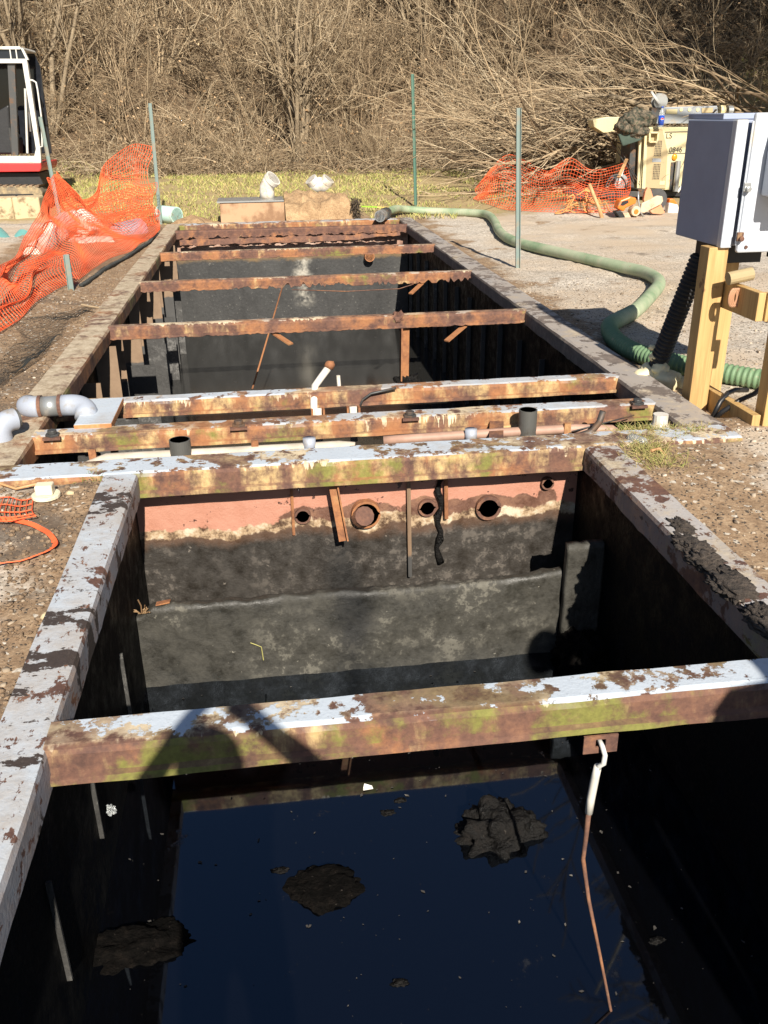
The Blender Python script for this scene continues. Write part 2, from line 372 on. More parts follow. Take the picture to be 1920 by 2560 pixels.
def camo():
    k = Mt('camouflage_fabric', .9); a = k.noise(14, 5, .6); b = k.noise(20, 4, .6, k.pos((1, 1, 1.7)))
    c = k.ramp(a, [(.40, (.03, .035, .022)), (.46, (.09, .075, .05)), (.56, (.17, .13, .09)), (.64, (.06, .07, .035))], 'CONSTANT')
    k.color(k.mix(k.step(b, .58, .62), c, (.02, .018, .014))); k.bump(k.noise(9, 4), .5, .02); return k.m
M['camo'] = camo()
def hose_mat():
    k = Mt('faded_green_hose', .6); n2 = k.noise(3, 7, .6); n3 = k.noise(24, 5, .6)
    c = k.ramp(n2, [(.3, (.17, .25, .14)), (.48, (.29, .35, .22)), (.66, (.40, .42, .29))])
    Y = k.xyz(k.n('NewGeometry').outputs['Position'])[1]
    c = k.mix(k.step(Y, 7.0, 6.2), c, k.mix(n3, (.085, .17, .085), (.20, .29, .16)))
    c = k.mix(k.step(n3, .60, .72), c, (.34, .28, .19)); k.color(c); k.bump(n3, .15, .004); return k.m
M['hose'] = hose_mat()
def lumber():
    k = Mt('new_lumber', .65); g = k.noise(3.0, 8, .6, k.pos((14, 14, .7)), dist=.6); k2 = k.noise(1.5, 4)
    c = k.ramp(g, [(.3, (.36, .20, .065)), (.5, (.50, .31, .11)), (.7, (.58, .39, .16))])
    c = k.mix(k.step(k.noise(7, 4), .68, .72), c, (.22, .11, .04))
    k.color(k.mix(k.math('MULTIPLY', k2, .35), c, (.33, .24, .13))); k.bump(g, .15, .003); return k.m
M['lumber'] = lumber()
def handle():
    k = Mt('worn_wood', .7); g = k.noise(6, 6, .6, k.pos((6, 6, 1))); k.color(k.ramp(g, [(.3, (.38, .19, .08)), (.7, (.62, .36, .17))])); return k.m
M['wood'] = handle()
M['mud'] = None
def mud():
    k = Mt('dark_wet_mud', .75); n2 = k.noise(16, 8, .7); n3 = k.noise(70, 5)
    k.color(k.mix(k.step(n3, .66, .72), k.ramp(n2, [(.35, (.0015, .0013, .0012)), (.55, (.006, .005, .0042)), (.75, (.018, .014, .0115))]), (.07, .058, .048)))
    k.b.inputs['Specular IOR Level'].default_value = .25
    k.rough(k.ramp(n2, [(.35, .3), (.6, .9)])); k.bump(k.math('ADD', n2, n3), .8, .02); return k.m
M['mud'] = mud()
def earth(name, a, b):
    k = Mt(name, .9); n2 = k.noise(7, 9, .7); n3 = k.noise(40, 6, .65)
    c = k.ramp(k.math('MULTIPLY_ADD', n3, .4, k.math('MULTIPLY', n2, .6)), [(.35, a), (.62, b)])
    k.color(k.mix(k.step(n3, .7, .74), c, (.55, .47, .36))); k.bump(k.math('ADD', n2, n3), .9, .03); return k.m
def sludge_lump():
    k = Mt('shade_darkened_sludge_lump', .9, 0, .08); n2 = k.noise(22, 9, .72); n3 = k.noise(80, 5)
    c = k.ramp(n2, [(.35, (.0012, .0011, .001)), (.55, (.0055, .0045, .0038)), (.72, (.016, .012, .0095))])  # dark sludge, taken near black so the shade over the lumps is in the colour
    k.color(k.mix(k.step(n3, .68, .72), c, (.06, .05, .042))); k.bump(k.math('ADD', n2, k.math('MULTIPLY', n3, .5)), 1, .03); return k.m
M['sludge_lump'] = sludge_lump()
M['mud_dry'] = earth('half_dry_mud', (.022, .017, .013), (.095, .072, .055))
M['clay'] = earth('tan_clay_soil', (.22, .125, .06), (.52, .35, .19))
M['soil'] = earth('brown_soil', (.13, .082, .048), (.34, .235, .145))

def ground_mat():
    k = Mt('gravel_and_dirt', .92, 0, .3); P = k.pos(kind='Object'); g = k.n('NewGeometry').outputs['Position']
    X, Y, Z = k.xyz(g)
    n0 = k.noise(.55, 6, .6, g); n1 = k.noise(2.2, 8, .65, g); n2 = k.noise(14, 8, .7, g); n3 = k.noise(70, 5, .65, g)
    stones = k.vor(48, g); sd_ = k.vor(48, g, 'Distance'); st2 = k.vor(110, g)
    sv = k.xyz(stones)[0]; sv2 = k.xyz(st2)[1]
    grav = k.ramp(k.math('MULTIPLY_ADD', sv2, .4, k.math('MULTIPLY', sv, .6)), [(.1, (.30, .255, .205)), (.5, (.47, .41, .335)), (.9, (.66, .59, .50))])
    dirt = k.ramp(k.math('MULTIPLY_ADD', n3, .4, k.math('MULTIPLY', n2, .6)), [(.32, (.13, .080, .045)), (.5, (.27, .180, .108)), (.68, (.45, .33, .21))])
    # dirt hugs the tank rim; gravel takes over further out
    dl = k.math('SUBTRACT', -.79, X); dr = k.math('SUBTRACT', X, 1.64)
    dfar = k.math('MAXIMUM', k.math('SUBTRACT', -1.44, X), k.math('SUBTRACT', X, 2.3))
    d = k.mix(k.step(Y, 4.05, 4.25), k.math('MAXIMUM', dl, dr), dfar)
    d = k.math('ADD', d, k.math('MULTIPLY', k.math('SUBTRACT', n1, .5), 1.5))
    right = k.step(X, .2, .4)
    dd = k.mix(k.step(Y, 4.0, 5.0), k.mix(right, .22, .55), k.mix(right, 1.7, .22))
    gm = k.step(k.math('SUBTRACT', d, dd), -.08, .22)
    gm = k.math('MULTIPLY', gm, k.step(n1, .30, .42))
    c = k.mix(gm, dirt, k.mix(k.step(n0, .38, .62), grav, k.mix(n3, (.38, .29, .20), (.58, .475, .36))))
    near = k.step(Y, 13, 9)
    c = k.mix(k.math('MULTIPLY', near, k.math('GREATER_THAN', sv, .945)), c, k.mix(sv2, (.30, .25, .19), (.62, .56, .47)))
    c = k.mix(k.math('MULTIPLY', near, k.math('LESS_THAN', sv2, .09)), c, (.07, .055, .042))
    dk = k.math('MULTIPLY', k.step(k.noise(1.3, 8, .62, g), .60, .66), k.step(Y, 16, 12))
    dk2 = k.math('MULTIPLY', k.math('MULTIPLY', k.step(k.noise(1.9, 8, .66, g), .46, .56), k.step(X, -.6, -.9)), k.step(Y, 7.5, 5.0))
    c = k.mix(k.math('MAXIMUM', k.math('MULTIPLY', dk, .55), k.math('MULTIPLY', dk2, .8)), c, k.mix(n3, (.045, .034, .027), (.15, .115, .085)))
    # old grass further back and leaf litter on the hill
    gy = k.math('ADD', Y, k.math('MULTIPLY', k.math('SUBTRACT', n1, .5), 2.5))
    c = k.mix(k.step(gy, 15.0, 16.0), c, k.ramp(n2, [(.35, (.22, .15, .08)), (.5, (.36, .27, .14)), (.65, (.24, .22, .085))]))
    c = k.mix(k.step(gy, 20.3, 21.5), c, k.ramp(k.math('MULTIPLY_ADD', n3, .5, k.math('MULTIPLY', n2, .5)), [(.35, (.032, .022, .013)), (.52, (.11, .074, .043)), (.66, (.24, .165, .095)), (.78, (.36, .26, .155))]))
    k.color(c); k.bump(k.math('ADD', k.math('MULTIPLY', sd_, -.4), k.math('ADD', n2, n3)), .35, .014)
    return k.m
M['ground'] = ground_mat()
M['pebble'] = None
def pebble():
    k = Mt('loose_pebble', .9); k.color(k.ramp(k.xyz(k.n('NewGeometry').outputs['Random Per Island'] if False else k.vor(9, k.n('NewGeometry').outputs['Position']))[0], [(.1, (.13, .095, .065)), (.5, (.30, .235, .165)), (.9, (.50, .42, .33))])); return k.m
M['pebble'] = pebble()
def veg(name, cols, rough=.85):
    k = Mt(name, rough, 0, .2); r = k.n('ObjectInfo').outputs['Random']; isl = k.n('NewGeometry').outputs['Random Per Island']
    k.color(k.ramp(k.math('MULTIPLY_ADD', isl, .6, k.math('MULTIPLY', r, .4)), cols)); return k.m
M['bark'] = veg('bare_twig_bark', [(.08, (.05, .036, .024)), (.30, (.19, .135, .083)), (.55, (.36, .27, .168)), (.80, (.49, .385, .25)), (.97, (.64, .54, .38))])
M['bark_dark'] = veg('dark_bare_bark', [(.1, (.045, .034, .024)), (.5, (.10, .075, .05)), (.95, (.20, .15, .10))])
M['trunk'] = earth('grey_brown_bark', (.13, .095, .06), (.36, .28, .18))
M['blade_grass'] = veg('old_grass', [(.1, (.27, .20, .085)), (.4, (.45, .36, .16)), (.62, (.25, .28, .075)), (.8, (.36, .35, .11)), (.97, (.55, .44, .24))])
M['green_grass'] = veg('green_weed', [(.1, (.07, .15, .03)), (.5, (.15, .25, .05)), (.95, (.32, .34, .11))])
M['deadleaf'] = veg('dead_leaf', [(.1, (.14, .08, .04)), (.5, (.33, .21, .11)), (.95, (.55, .39, .23))])

# ------------------------------------------------------------------ the ground: one sheet with the tank's opening cut out, rising into the wooded hill
def hill(x, y):
    b = 21.0 + 1.2*math.sin(x*.35+.6) + (0 if x < 6 else -min(2.2, (x-6)*.45))
    t = max(0.0, y-b)
    return .60*t*smooth(0, 3, t)*(1 if t < 22 else 22/t*1.0)
def gz(x, y, rough=True):
    z = -.085 + .38*smooth(14.6, 21.5, y) + hill(x, y)
    if y > 14: z += .05*smooth(14.5, 16, y)*math.sin(x*1.3)*math.sin(y*.9)
    if x > 2.2: z += -.0*x
    if x < -1.5 and 5 < y < 15: z += .10*smooth(-1.6, -2.6, x)
    if rough:
        q = Vector((x, y, 0))
        a = .5+.5*smooth(2.2, 3.2, abs(x-.4))
        z += .028*a*mn.fractal(q*1.6, 1, 2, 4) + .012*mn.noise(q*9) + (.18*mn.fractal(q*.35, 1, 2, 3) if y > 23 else 0)
    if 2.6 < y < 4.3 and 1.6 < x < 3.2: z += .070*smooth(2.7, 3.9, y)*smooth(3.2, 2.3, x)
    if 2.9 < y < 4.3 and -1.8 < x < -.7: z += .045*smooth(3.0, 3.9, y)
    return z
def lines(parts):
    out = []
    for a, b, st in parts:
        n = max(1, round((b-a)/st)); out += [a+(b-a)*i/n for i in range(n)]
    return out+[parts[-1][1]]
gx = lines([(-60, -20, 4), (-20, -6, .9), (-6, -2.6, .2), (-2.6, -1.44, .06), (-1.44, -.79, .05), (-.79, 1.64, .4), (1.64, 2.30, .05), (2.30, 4.2, .06), (4.2, 8, .2), (8, 24, .9), (24, 70, 4)])
gy = lines([(-30, -2, 3), (-2, -.2, .2), (-.2, 3.93, .06), (3.93, 14.5, .09), (14.5, 22, .2), (22, 46, .8), (46, 90, 5)])
gv = [(x, y, gz(x, y)) for y in gy for x in gx]; nx = len(gx); gf = []
for j in range(len(gy)-1):
    for i in range(nx-1):
        cx = (gx[i]+gx[i+1])/2; cy = (gy[j]+gy[j+1])/2
        if (-.79 < cx < 1.64 and -.2 < cy < 3.93) or (-1.44 < cx < 2.30 and 3.93 < cy < 14.5): continue
        gf.append((j*nx+i, j*nx+i+1, (j+1)*nx+i+1, (j+1)*nx+i))
gme = np_mesh('ground', np.array(gv), np.array(gf))
g_o = link('ground', gme, M['ground'], smooth=True, loc=(0, 0, 0)); tag(g_o, kind='structure')

# ------------------------------------------------------------------ the steel tank sunk in the ground
T = thing('separator_tank', 'long rusty open steel tank sunk in the ground, crossed by beams over black water', 'tank', (.4, 7, -2.2))
rng = random.Random(4)
def rimP(b, name, x0, x1, y0, y1, mat, inner, label=None, h=.115):
    """a rim rail along y; the inner top edge is rounded"""
    s = 1 if inner == 'right' else -1; xi = x1 if s > 0 else x0; xo = x0 if s > 0 else x1
    r = .018
    P = [(xo, 0), (xi-s*r*1.4, 0), (xi-s*r*.4, -r*.35), (xi, -r*1.3), (xi, -h), (xo, -h)]
    def jit(i, c):
        q = mn.noise(Vector((c*3.1, i*5.0+xo, 0))); 
        return (.004*q, .003*mn.noise(Vector((c*5, i*3., 7))) - (.012*max(0, mn.noise(Vector((c*11, 3, xo)))) if i == 4 else 0))
    o = MB().prof(P, 'y', y0, y1, max(8, int((y1-y0)/.05)), jit).build('rim', mat, T, smooth=False, bevel=0)
    if label: o['label'] = label
    return o
rimP(None, 'rim', -.80, -.648, -.2, 3.93, M['rim_left'], 'right', 'white painted left rim, flaked and blotched with dark mud')
rimP(None, 'rim', 1.488, 1.65, -.2, 3.93, M['rim_right'], 'left', 'grimy white right rim with moss and mud along its inner edge')
rimP(None, 'rim', -1.45, -1.245, 4.135, 14.5, M['rim_earth'], 'right', 'earth covered left rim with moss and orange rust')
rimP(None, 'rim', 2.10, 2.31, 4.135, 14.5, M['rim_grey'], 'left', 'grey weathered right rim')

def beam(y0, y1, x0, x1, h, mat, label=None, jag=0, jx=None, flange=.018, sub=None):
    """a channel across the tank: rounded top front edge, plain web, small flange along the foot"""
    P = [(y1, 0), (y0+.026, 0), (y0+.009, -.006), (y0+.001, -.022), (y0, -h*.74), (y0-flange, -h*.80), (y0-flange-.002, -h*.97), (y0-flange+.004, -h), (y0+.012, -h), (y1-.014, -.014), (y1, -.014)]
    def jit(i, c):
        d = .0035*mn.noise(Vector((c*4, i*4.1, y0)))
        z = .003*mn.noise(Vector((c*6, i*2.7, y0+9)))
        if jag and i in (5, 6, 7, 8):
            k = jag*(.35+.65*(1 if jx is None else smooth(jx[0], jx[1], c)))
            z += k*max(-.2, mn.fractal(Vector((c*16, y0*3, 1)), .6, 2.1, 6))
            if i in (5,): z = max(z, 0)
        return d, z
    o = MB().prof(P, 'x', x0, x1, int((x1-x0)/.018), jit).build('cross_beam', mat, T)
    if label: o['label'] = label
    return o
B1 = beam(1.955, 2.078, -.66, 1.50, .105, M['beam_white'], 'nearest cross beam, white on top with bright moss on its face')
B2 = beam(3.935, 4.135, -1.45, 2.31, .12, M['beam_wide'], 'wide cross beam with peeling white top between front and rear tank')
B3 = beam(4.535, 4.66, -1.26, 2.12, .09, M['beam_blotch'], 'cross beam with dripped cream paint and bolt heads')
B4 = beam(5.09, 5.20, -1.26, 2.12, .092, M['beam_blotch'], 'cross beam under the white plate with bent pipes')
B5 = beam(7.16, 7.25, -1.26, 2.12, .10, M['beam_rust'], jag=.010)
B6 = beam(9.21, 9.30, -1.26, 2.12, .095, M['beam_rust'], 'rust eaten cross beam with ragged lower edge', jag=.05, jx=(-.4, .3))
B7 = beam(11.29, 11.38, -1.26, 2.12, .095, M['beam_rust'], jag=.012)
B8 = beam(13.53, 13.63, -1.26, 2.12, .11, M['rust'], 'far cross beam, rusted through in a ragged slot', jag=.03)
B9 = beam(14.26, 14.5, -1.26, 2.12, .12, M['beam_blotch'])
# the ragged sheet hanging below beam 8
mb = MB(); nseg = 90
for i in range(nseg+1):
    x = -1.2+3.2*i/nseg
    top = -.105 - .035*max(0, .4+mn.fractal(Vector((x*6, 2, 0)), .8, 2, 5)); bot = -.20 - .02*mn.fractal(Vector((x*4, 9, 0)), .8, 2, 4) + .05*smooth(1.0, 2.0, x)
    mb.v += [(x, 13.52, top), (x, 13.50, min(top-.01, bot))]
for i in range(nseg): mb.f.append((2*i, 2*i+1, 2*i+3, 2*i+2))
o = mb.build('torn_plate', M['rust'], T); o.modifiers.new('thick', 'SOLIDIFY').thickness = .008

def wall(name, x0, x1, y0, y1, z0, z1, mat, label=None, nh=None):
    o = MB().box(x0, x1, y0, y1, z0, z1).build(name, mat, T)
    if label: o['label'] = label
    return o
WL = -1.02     # liquid level in the front tank
# front tank
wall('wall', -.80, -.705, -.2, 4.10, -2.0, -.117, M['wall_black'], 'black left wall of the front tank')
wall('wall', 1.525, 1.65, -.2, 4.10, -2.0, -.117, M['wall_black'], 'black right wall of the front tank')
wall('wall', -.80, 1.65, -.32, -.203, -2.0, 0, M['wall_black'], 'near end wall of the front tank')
# back wall of the front tank, built round the square hole at its right end
MB().add([(-.705, 4.10, -2), (1.525, 4.10, -2), (1.525, 4.10, -.034), (-.705, 4.10, -.034)], [(0, 1, 2, 3)]).build('wall', M['wall_pink'], T)['label'] = 'dividing wall with red primer above a black tide line'
MB().box(-1.44, 2.30, 4.112, 4.128, -2.0, -.125).build('wall', M['wall_black'], T)
# crusted baffle plate standing in front of the dividing wall, its taller end block at the right
mb = MB(); nX, nZ = 170, 46
for j in range(nZ+1):
    for i in range(nX+1):
        x = -.705+2.045*i/nX
        top = -.585 + .012*mn.fractal(Vector((x*2.2, 5, 0)), 1, 2, 5) - .05*smooth(-.62, -.705, x) + .03*smooth(.95, 1.3, x) + .008*mn.noise(Vector((x*25, 1, 1)))
        if j <= 36:
            z = -1.25 + (top+1.25)*j/36; y = 3.70 - .014*mn.fractal(Vector((x*3, z*3, 1)), .9, 2, 6)
            if j == 36: y += .01
        else:
            t = (j-36)/10; y = 3.712+.07*t; z = top + .012*mn.fractal(Vector((x*9, y*9, 3)), 1, 2, 5)-.02*t*t
        mb.v.append((x, y, z))
for j in range(nZ):
    for i in range(nX): mb.f.append((j*(nX+1)+i, j*(nX+1)+i+1, (j+1)*(nX+1)+i+1, (j+1)*(nX+1)+i))
o = mb.build('baffle', M['crust'], T, smooth=True); o['label'] = 'baffle plate crusted with pale mottled dried sludge'
mb = MB(); nX, nZ = 20, 30
for j in range(nZ+1):
    for i in range(nX+1):
        x = 1.342+.182*i/nX; z = -1.25+.86*j/nZ; mb.v.append((x, 3.695-.008*mn.fractal(Vector((x*6, z*6, 1)), .9, 2, 5), z+(.006*mn.noise(Vector((x*30, 0, 0))) if j == nZ else 0)))
for j in range(nZ):
    for i in range(nX): mb.f.append((j*(nX+1)+i, j*(nX+1)+i+1, (j+1)*(nX+1)+i+1, (j+1)*(nX+1)+i))
o = mb.build('baffle_end', M['crust'], T, smooth=True); sm = o.modifiers.new('t', 'SOLIDIFY'); sm.thickness = .05; sm.offset = -1
# rear tank
FW = 13.72; WF = -1.47
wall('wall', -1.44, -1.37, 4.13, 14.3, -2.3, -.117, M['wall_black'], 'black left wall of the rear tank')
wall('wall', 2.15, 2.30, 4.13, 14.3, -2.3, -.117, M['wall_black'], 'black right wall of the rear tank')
wall('wall', -1.369, 2.149, FW, FW+.06, -2.3, -.115, M['wall_end'], 'far end wall, rust over grey sludge with a pale spill')
wall('wall', -1.369, 2.149, 14.4, 14.49, -.9, -.122, M['rust'])
# ribs of the rear tank: the faces towards the sun are lit
k = 0; y = 5.75
while y < 13.6:
    wdt = (.05, .08, .11, .06, .12)[k % 5]
    o = MB().box(-1.37, -1.37+wdt+.06, y, y+.012, -2.2, (-.16, -.24, -.13)[k % 3]).build('rib', M['rib'], T)
    if k % 2 == 0:
        MB().box(-1.37, -1.37+wdt+.17, y-.10, y-.088, -2.2, -.50-.1*(k % 3)).build('rib', M['rib_grey'], T)
    o = MB().box(2.105, 2.15, y+.3, y+.312, -2.2, -.30).build('rib', M['rib_grey'], T)
    k += 1; y += .66
# ribs in the front tank
for yy, zt, zb in ((3.22, -.52, -.95), (2.48, -.50, -.80), (1.90, -.40, -.78)):
    MB().box(-.705, -.690, yy, yy+.01, zb, zt).build('rib', M['rib_dark'], T)
MB().box(-1.44, 2.30, -.2, 14.3, -2.36, -2.30).build('floor', M['wall_black'], T)

# rods, bracket and pipe sockets on the dividing wall
mb = MB().tube([(.055, 4.085, -.12), (.053, 4.085, -.44)], .008, 6); mb.build('wall_rod', M['rust_orange'], T)
MB().tube([(.638, 4.075, -.12), (.645, 4.07, -.72)], .011, 6).build('wall_rod', M['rib'], T)
mb = MB().tube([(.826, 4.07, -.12), (.834, 4.07, -.40)], .011, 6); mb.build('wall_rod', M['rust_orange'], T)
mb = MB().tube([(.800+.012*math.sin(i*1.7), 4.085, -.12-.045*i) for i in range(13)], [.016+.006*math.sin(i*2.3) for i in range(13)], 7)
mb.build('wall_rod', M['mud'], T, smooth=True)
mb = MB(); mb.bar((.25, 3.99, -.118), (.292, 3.965, -.435), .040, .007, up=(0, 1, 0)); mb.bar((.272, 3.975, -.118), (.314, 3.95, -.425), .008, .035, up=(0, 1, 0))
mb.build('bracket', M['rust_orange'], T)
def socket(x, z, r, l, mat=M['rust']):
    mb = MB().pipe((x, 4.10, z), (x, 4.10-l, z), r, r*.26, 20)
    o = mb.build('pipe_socket', mat, T, smooth=True)
    o.modifiers.new('e', 'EDGE_SPLIT').split_angle = .6
    MB().tube([(x, 4.099, z), (x, 4.0985, z)], r*.78, 18).build('socket_bore', M['black'], o)
    o2 = MB().blob((x, 4.094, z-r*.38), (r*.6, .010, r*.4), seed=int(x*100), sub=2, amp=.2).build('rust_scale', M['rust'], o)
socket(.103, -.342, .042, .018); socket(.737, -.34, .047, .022); socket(1.056, -.361, .066, .028); socket(1.362, -.245, .033, .028)
mb = MB().pipe((.42, 4.10, -.347), (.42, 4.06, -.347), .074, .012, 22); o = mb.build('pipe_socket', M['rust_orange'], T); o['label'] = 'torn open pipe socket'
MB().tube([(.40, 4.075, -.36), (.41, 4.035, -.34)], [.058, .05], 12).build('torn_flap', M['rust'], o)
# bolts on beam 3 and 4
for px, py in ((133, 1087), (597, 1062), (1010+10, 1032), (1590, 1008)):
    p = at(px, py, z=.0); p.y = 4.55
    b = MB().tube([(p.x, p.y, 0), (p.x, p.y, .012)], .038, 6).tube([(p.x, p.y, .012), (p.x, p.y, .030)], .024, 12)
    b.build('bolt', M['steel_dark'], B3, bevel=.002)
    MB().box(p.x-.045, p.x+.045, 4.505, 4.53, -.012, .001).build('bolt_tab', M['rust'], B3)
# pipes in the slot between beams 2 and 3
mb = MB().tube([(-1.02, 4.26, -.18), (-.95, 4.34, -.10), (-.86, 4.36, -.075), (-.2, 4.38, -.085), (.32, 4.38, -.085), (.40, 4.36, -.09)], [.028]*6, 10)
mb.build('slot_pipe', plain('dirty_white_pipe', (.46, .40, .32), .6), T, smooth=True)
mb = MB().tube([(.56, 4.42, -.085), (.70, 4.40, -.075), (1.2, 4.40, -.07), (1.6, 4.40, -.07), (1.80, 4.38, -.08), (1.9, 4.33, -.15)], [.026]*6, 10)
mb.build('slot_pipe', plain('pink_grey_pipe', (.36, .22, .16), .6), T, smooth=True)
for x in (-.93, -.115, 1.02, 1.55): MB().box(x-.018, x+.018, 4.37, 4.39, -.30, -.03).build('pipe_hanger', M['rust_orange'], T)
mb = MB().bar((1.10, 4.15, -.06), (1.20, 4.53, -.05), .075, .006); mb.build('tie_plate', M['rust'], T)
MB().pipe((1.335, 4.40, -.25), (1.335, 4.40, .052), .049, .006, 28).build('standpipe', M['pvc_dark'], T, smooth=False)
MB().pipe((-.49, 4.36, -.25), (-.49, 4.36, .006), .054, .006, 28).build('standpipe', M['pvc_dark'], T, smooth=False)
for x in (.165, 1.02): MB().tube([(x, 4.37, -.10), (x, 4.37, -.028)], .033, 12).build('pipe_cap', M['pvc_grey'], T, smooth=True)
MB().tube([(2.02, 4.27, -.2), (2.02, 4.27, .03)], .040, 14).tube([(2.02, 4.27, -.2), (2.02, 4.27, -.03)], .052, 14).build('pipe_cap', M['pvc_white'], T)
MB().tube([(1.55, 4.30, -.09), (1.66, 4.30, -.055), (1.70, 4.31, -.01), (1.715, 4.31, .05)], .018, 8).tube([(1.56, 4.33, -.06), (1.95, 4.45, -.03)], .004, 5).build('bent_conduit', M['steel_dark'], T, smooth=True)
# bent pipes at beam 4
mb = MB().tube([(.225, 5.06, -.30), (.23, 5.07, -.05), (.245, 5.20, .005), (.29, 5.24, .05), (.335, 5.26, .10)], .022, 10)
o = mb.build('bent_pipe', M['pvc_white'], T, smooth=True); o['label'] = 'bent white pipe with a rusty orange tip'
MB().tube([(.335, 5.26, .10), (.350, 5.265, .125), (.352, 5.268, .140)], [.030, .030, .018], 12).build('pipe_tip', M['rust_orange'], o, smooth=True)
MB().tube([(.40, 5.24, -.1), (.392, 5.24, .055)], .012, 8).build('pipe_stub', M['pvc_white'], T)
for x in (.25, .46): MB().box(x-.04, x-.028, 5.02, 5.08, -.19, -.085).box(x+.028, x+.04, 5.02, 5.08, -.19, -.085).box(x-.04, x+.04, 5.075, 5.083, -.19, -.085).build('pipe_clip', M['rust_orange'], B4)
for x in (.25, .46): MB().tube([(x, 5.05, -.085), (x, 5.05, -.3)], .023, 10).build('drop_pipe', M['pvc_white'], T, smooth=True)
mb = MB().tube([(.49, 5.07, -.12), (.52, 5.066, -.05), (.57, 5.063, -.015), (.72, 5.06, .012)], .008, 6); mb.build('rebar', M['steel_dark'], T, smooth=True)
# post hanging under beam 5 with mud at its foot, splayed braces, a loose wire
MB().bar((1.10, 7.2, -.10), (1.095, 7.22, -.55), .075, .03, up=(0, 1, 0)).bar((1.07, 7.17, -.10), (1.065, 7.19, -.55), .012, .06, up=(0, 1, 0)).build('hanging_post', M['rust_orange'], T)
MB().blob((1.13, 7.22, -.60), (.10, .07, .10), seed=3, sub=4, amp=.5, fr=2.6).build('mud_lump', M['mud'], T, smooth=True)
MB().blob((1.04, 7.18, -.02), (.05, .03, .05), seed=5, sub=3, amp=.6).build('rust_knot', M['rust'], B5)
for a, b in (((1.62, 7.2, -.10), (1.42, 7.05, -.20)), ((.02, 7.2, -.10), (.16, 7.05, -.17)), ((1.62, 9.25, -.09), (1.45, 9.1, -.19))):
    MB().bar(a, b, .05, .012).build('brace', M['rust_orange'], T)
MB().tube([(.15, 9.2, -.10), (-.10, 8.4, -.62), (-.2, 8.2, -.85)], .009, 6).build('loose_bar', M['rust_orange'], T, smooth=True)
MB().tube([(.25, 9.19, -.12), (.8, 9.18, -.155), (1.35, 9.19, -.15), (1.5, 9.2, -.11)], .005, 5).build('loose_wire', M['rust'], T, smooth=True)
MB().pipe((1.55, FW-.005, -.47), (1.55, FW-.14, -.45), .075, .012, 20).build('pipe_socket', M['rust_orange'], T)
# hook bracket under beam 1
o = MB().box(.80, .835, 1.928, 1.934, -.165, -.105).box(.865, .90, 1.928, 1.934, -.165, -.105).box(.835, .865, 1.928, 1.934, -.165, -.145).box(.835, .865, 1.928, 1.934, -.118, -.105).build('hook_bracket', M['rust'], T)
# liquids
o = MB().add([(-.71, -.21, WL), (1.53, -.21, WL), (1.53, 4.0, WL), (-.71, 4.0, WL)], [(0, 1, 2, 3)]).build('oily_water', M['liquid'], loc=(.4, 2, WL)); tag(o, kind='structure')
o = MB().add([(-1.38, 4.125, WF), (2.16, 4.125, WF), (2.16, FW+.01, WF), (-1.38, FW+.01, WF)], [(0, 1, 2, 3)]).build('sludge_water', M['sludge'], loc=(.4, 9, WF)); tag(o, kind='structure')

# ------------------------------------------------------------------ things in the front tank
R = thing('dip_rod', 'thin rusty rod in white plastic sleeve hanging from beam hook into dark water', 'rod', (.85, 1.93, -.4))
MB().tube([(.850, 1.95, -.13), (.853, 1.92, -.138), (.856, 1.905, -.155), (.855, 1.905, -.185), (.846, 1.91, -.195), (.843, 1.915, -.215)], .0075, 8).build('hook', dirty('chalky_steel', (.55, .54, .50), (.4, .25, .14), .4, .6), R, smooth=True)
MB().tube([(.843, 1.915, -.20), (.842, 1.922, -.24), (.839, 1.93, -.33), (.837, 1.93, -.385)], [.0105, .012, .012, .0115], 10).build('plastic_sleeve', M['pvc_white'], R, smooth=True)
MB().tube([(.837, 1.93, -.37), (.836, 1.93, -.47), (.834, 1.93, -.565), (.848, 1.89, -.69), (.875, 1.82, -.86), (.908, 1.74, -1.07)], [.008, .0075, .007, .006, .0048, .0045], 8).build('rod', M['rust'], R, smooth=True)
def lump(name, c, rad, seed, label, mat=M['sludge_lump'], amp=.45):
    o = MB().blob(c, rad, seed=seed, sub=5, amp=amp*1.15, fr=1.8).build(name, mat, smooth=True); return tag(o, label, 'sludge lump')
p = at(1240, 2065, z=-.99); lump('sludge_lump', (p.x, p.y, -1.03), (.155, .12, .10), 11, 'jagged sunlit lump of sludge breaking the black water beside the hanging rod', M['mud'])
p = at(815, 2215, z=-1.01); lump('sludge_lump', (p.x, p.y, -1.03), (.14, .11, .034), 23, 'low rounded dark sludge lump in the middle of the water', amp=.3)
p = at(345, 2360, z=-1.01); lump('sludge_lump', (p.x, p.y, -1.035), (.17, .10, .040), 37, 'wet sludge lump near the left wall, half in shadow', amp=.4)
p = at(1450, 1600, y=3.58); lump('sludge_lump', (p.x+.01, 3.58, -.96), (.12, .12, .125), 41, 'big sludge lump slumped against the dividing wall corner', amp=.4)
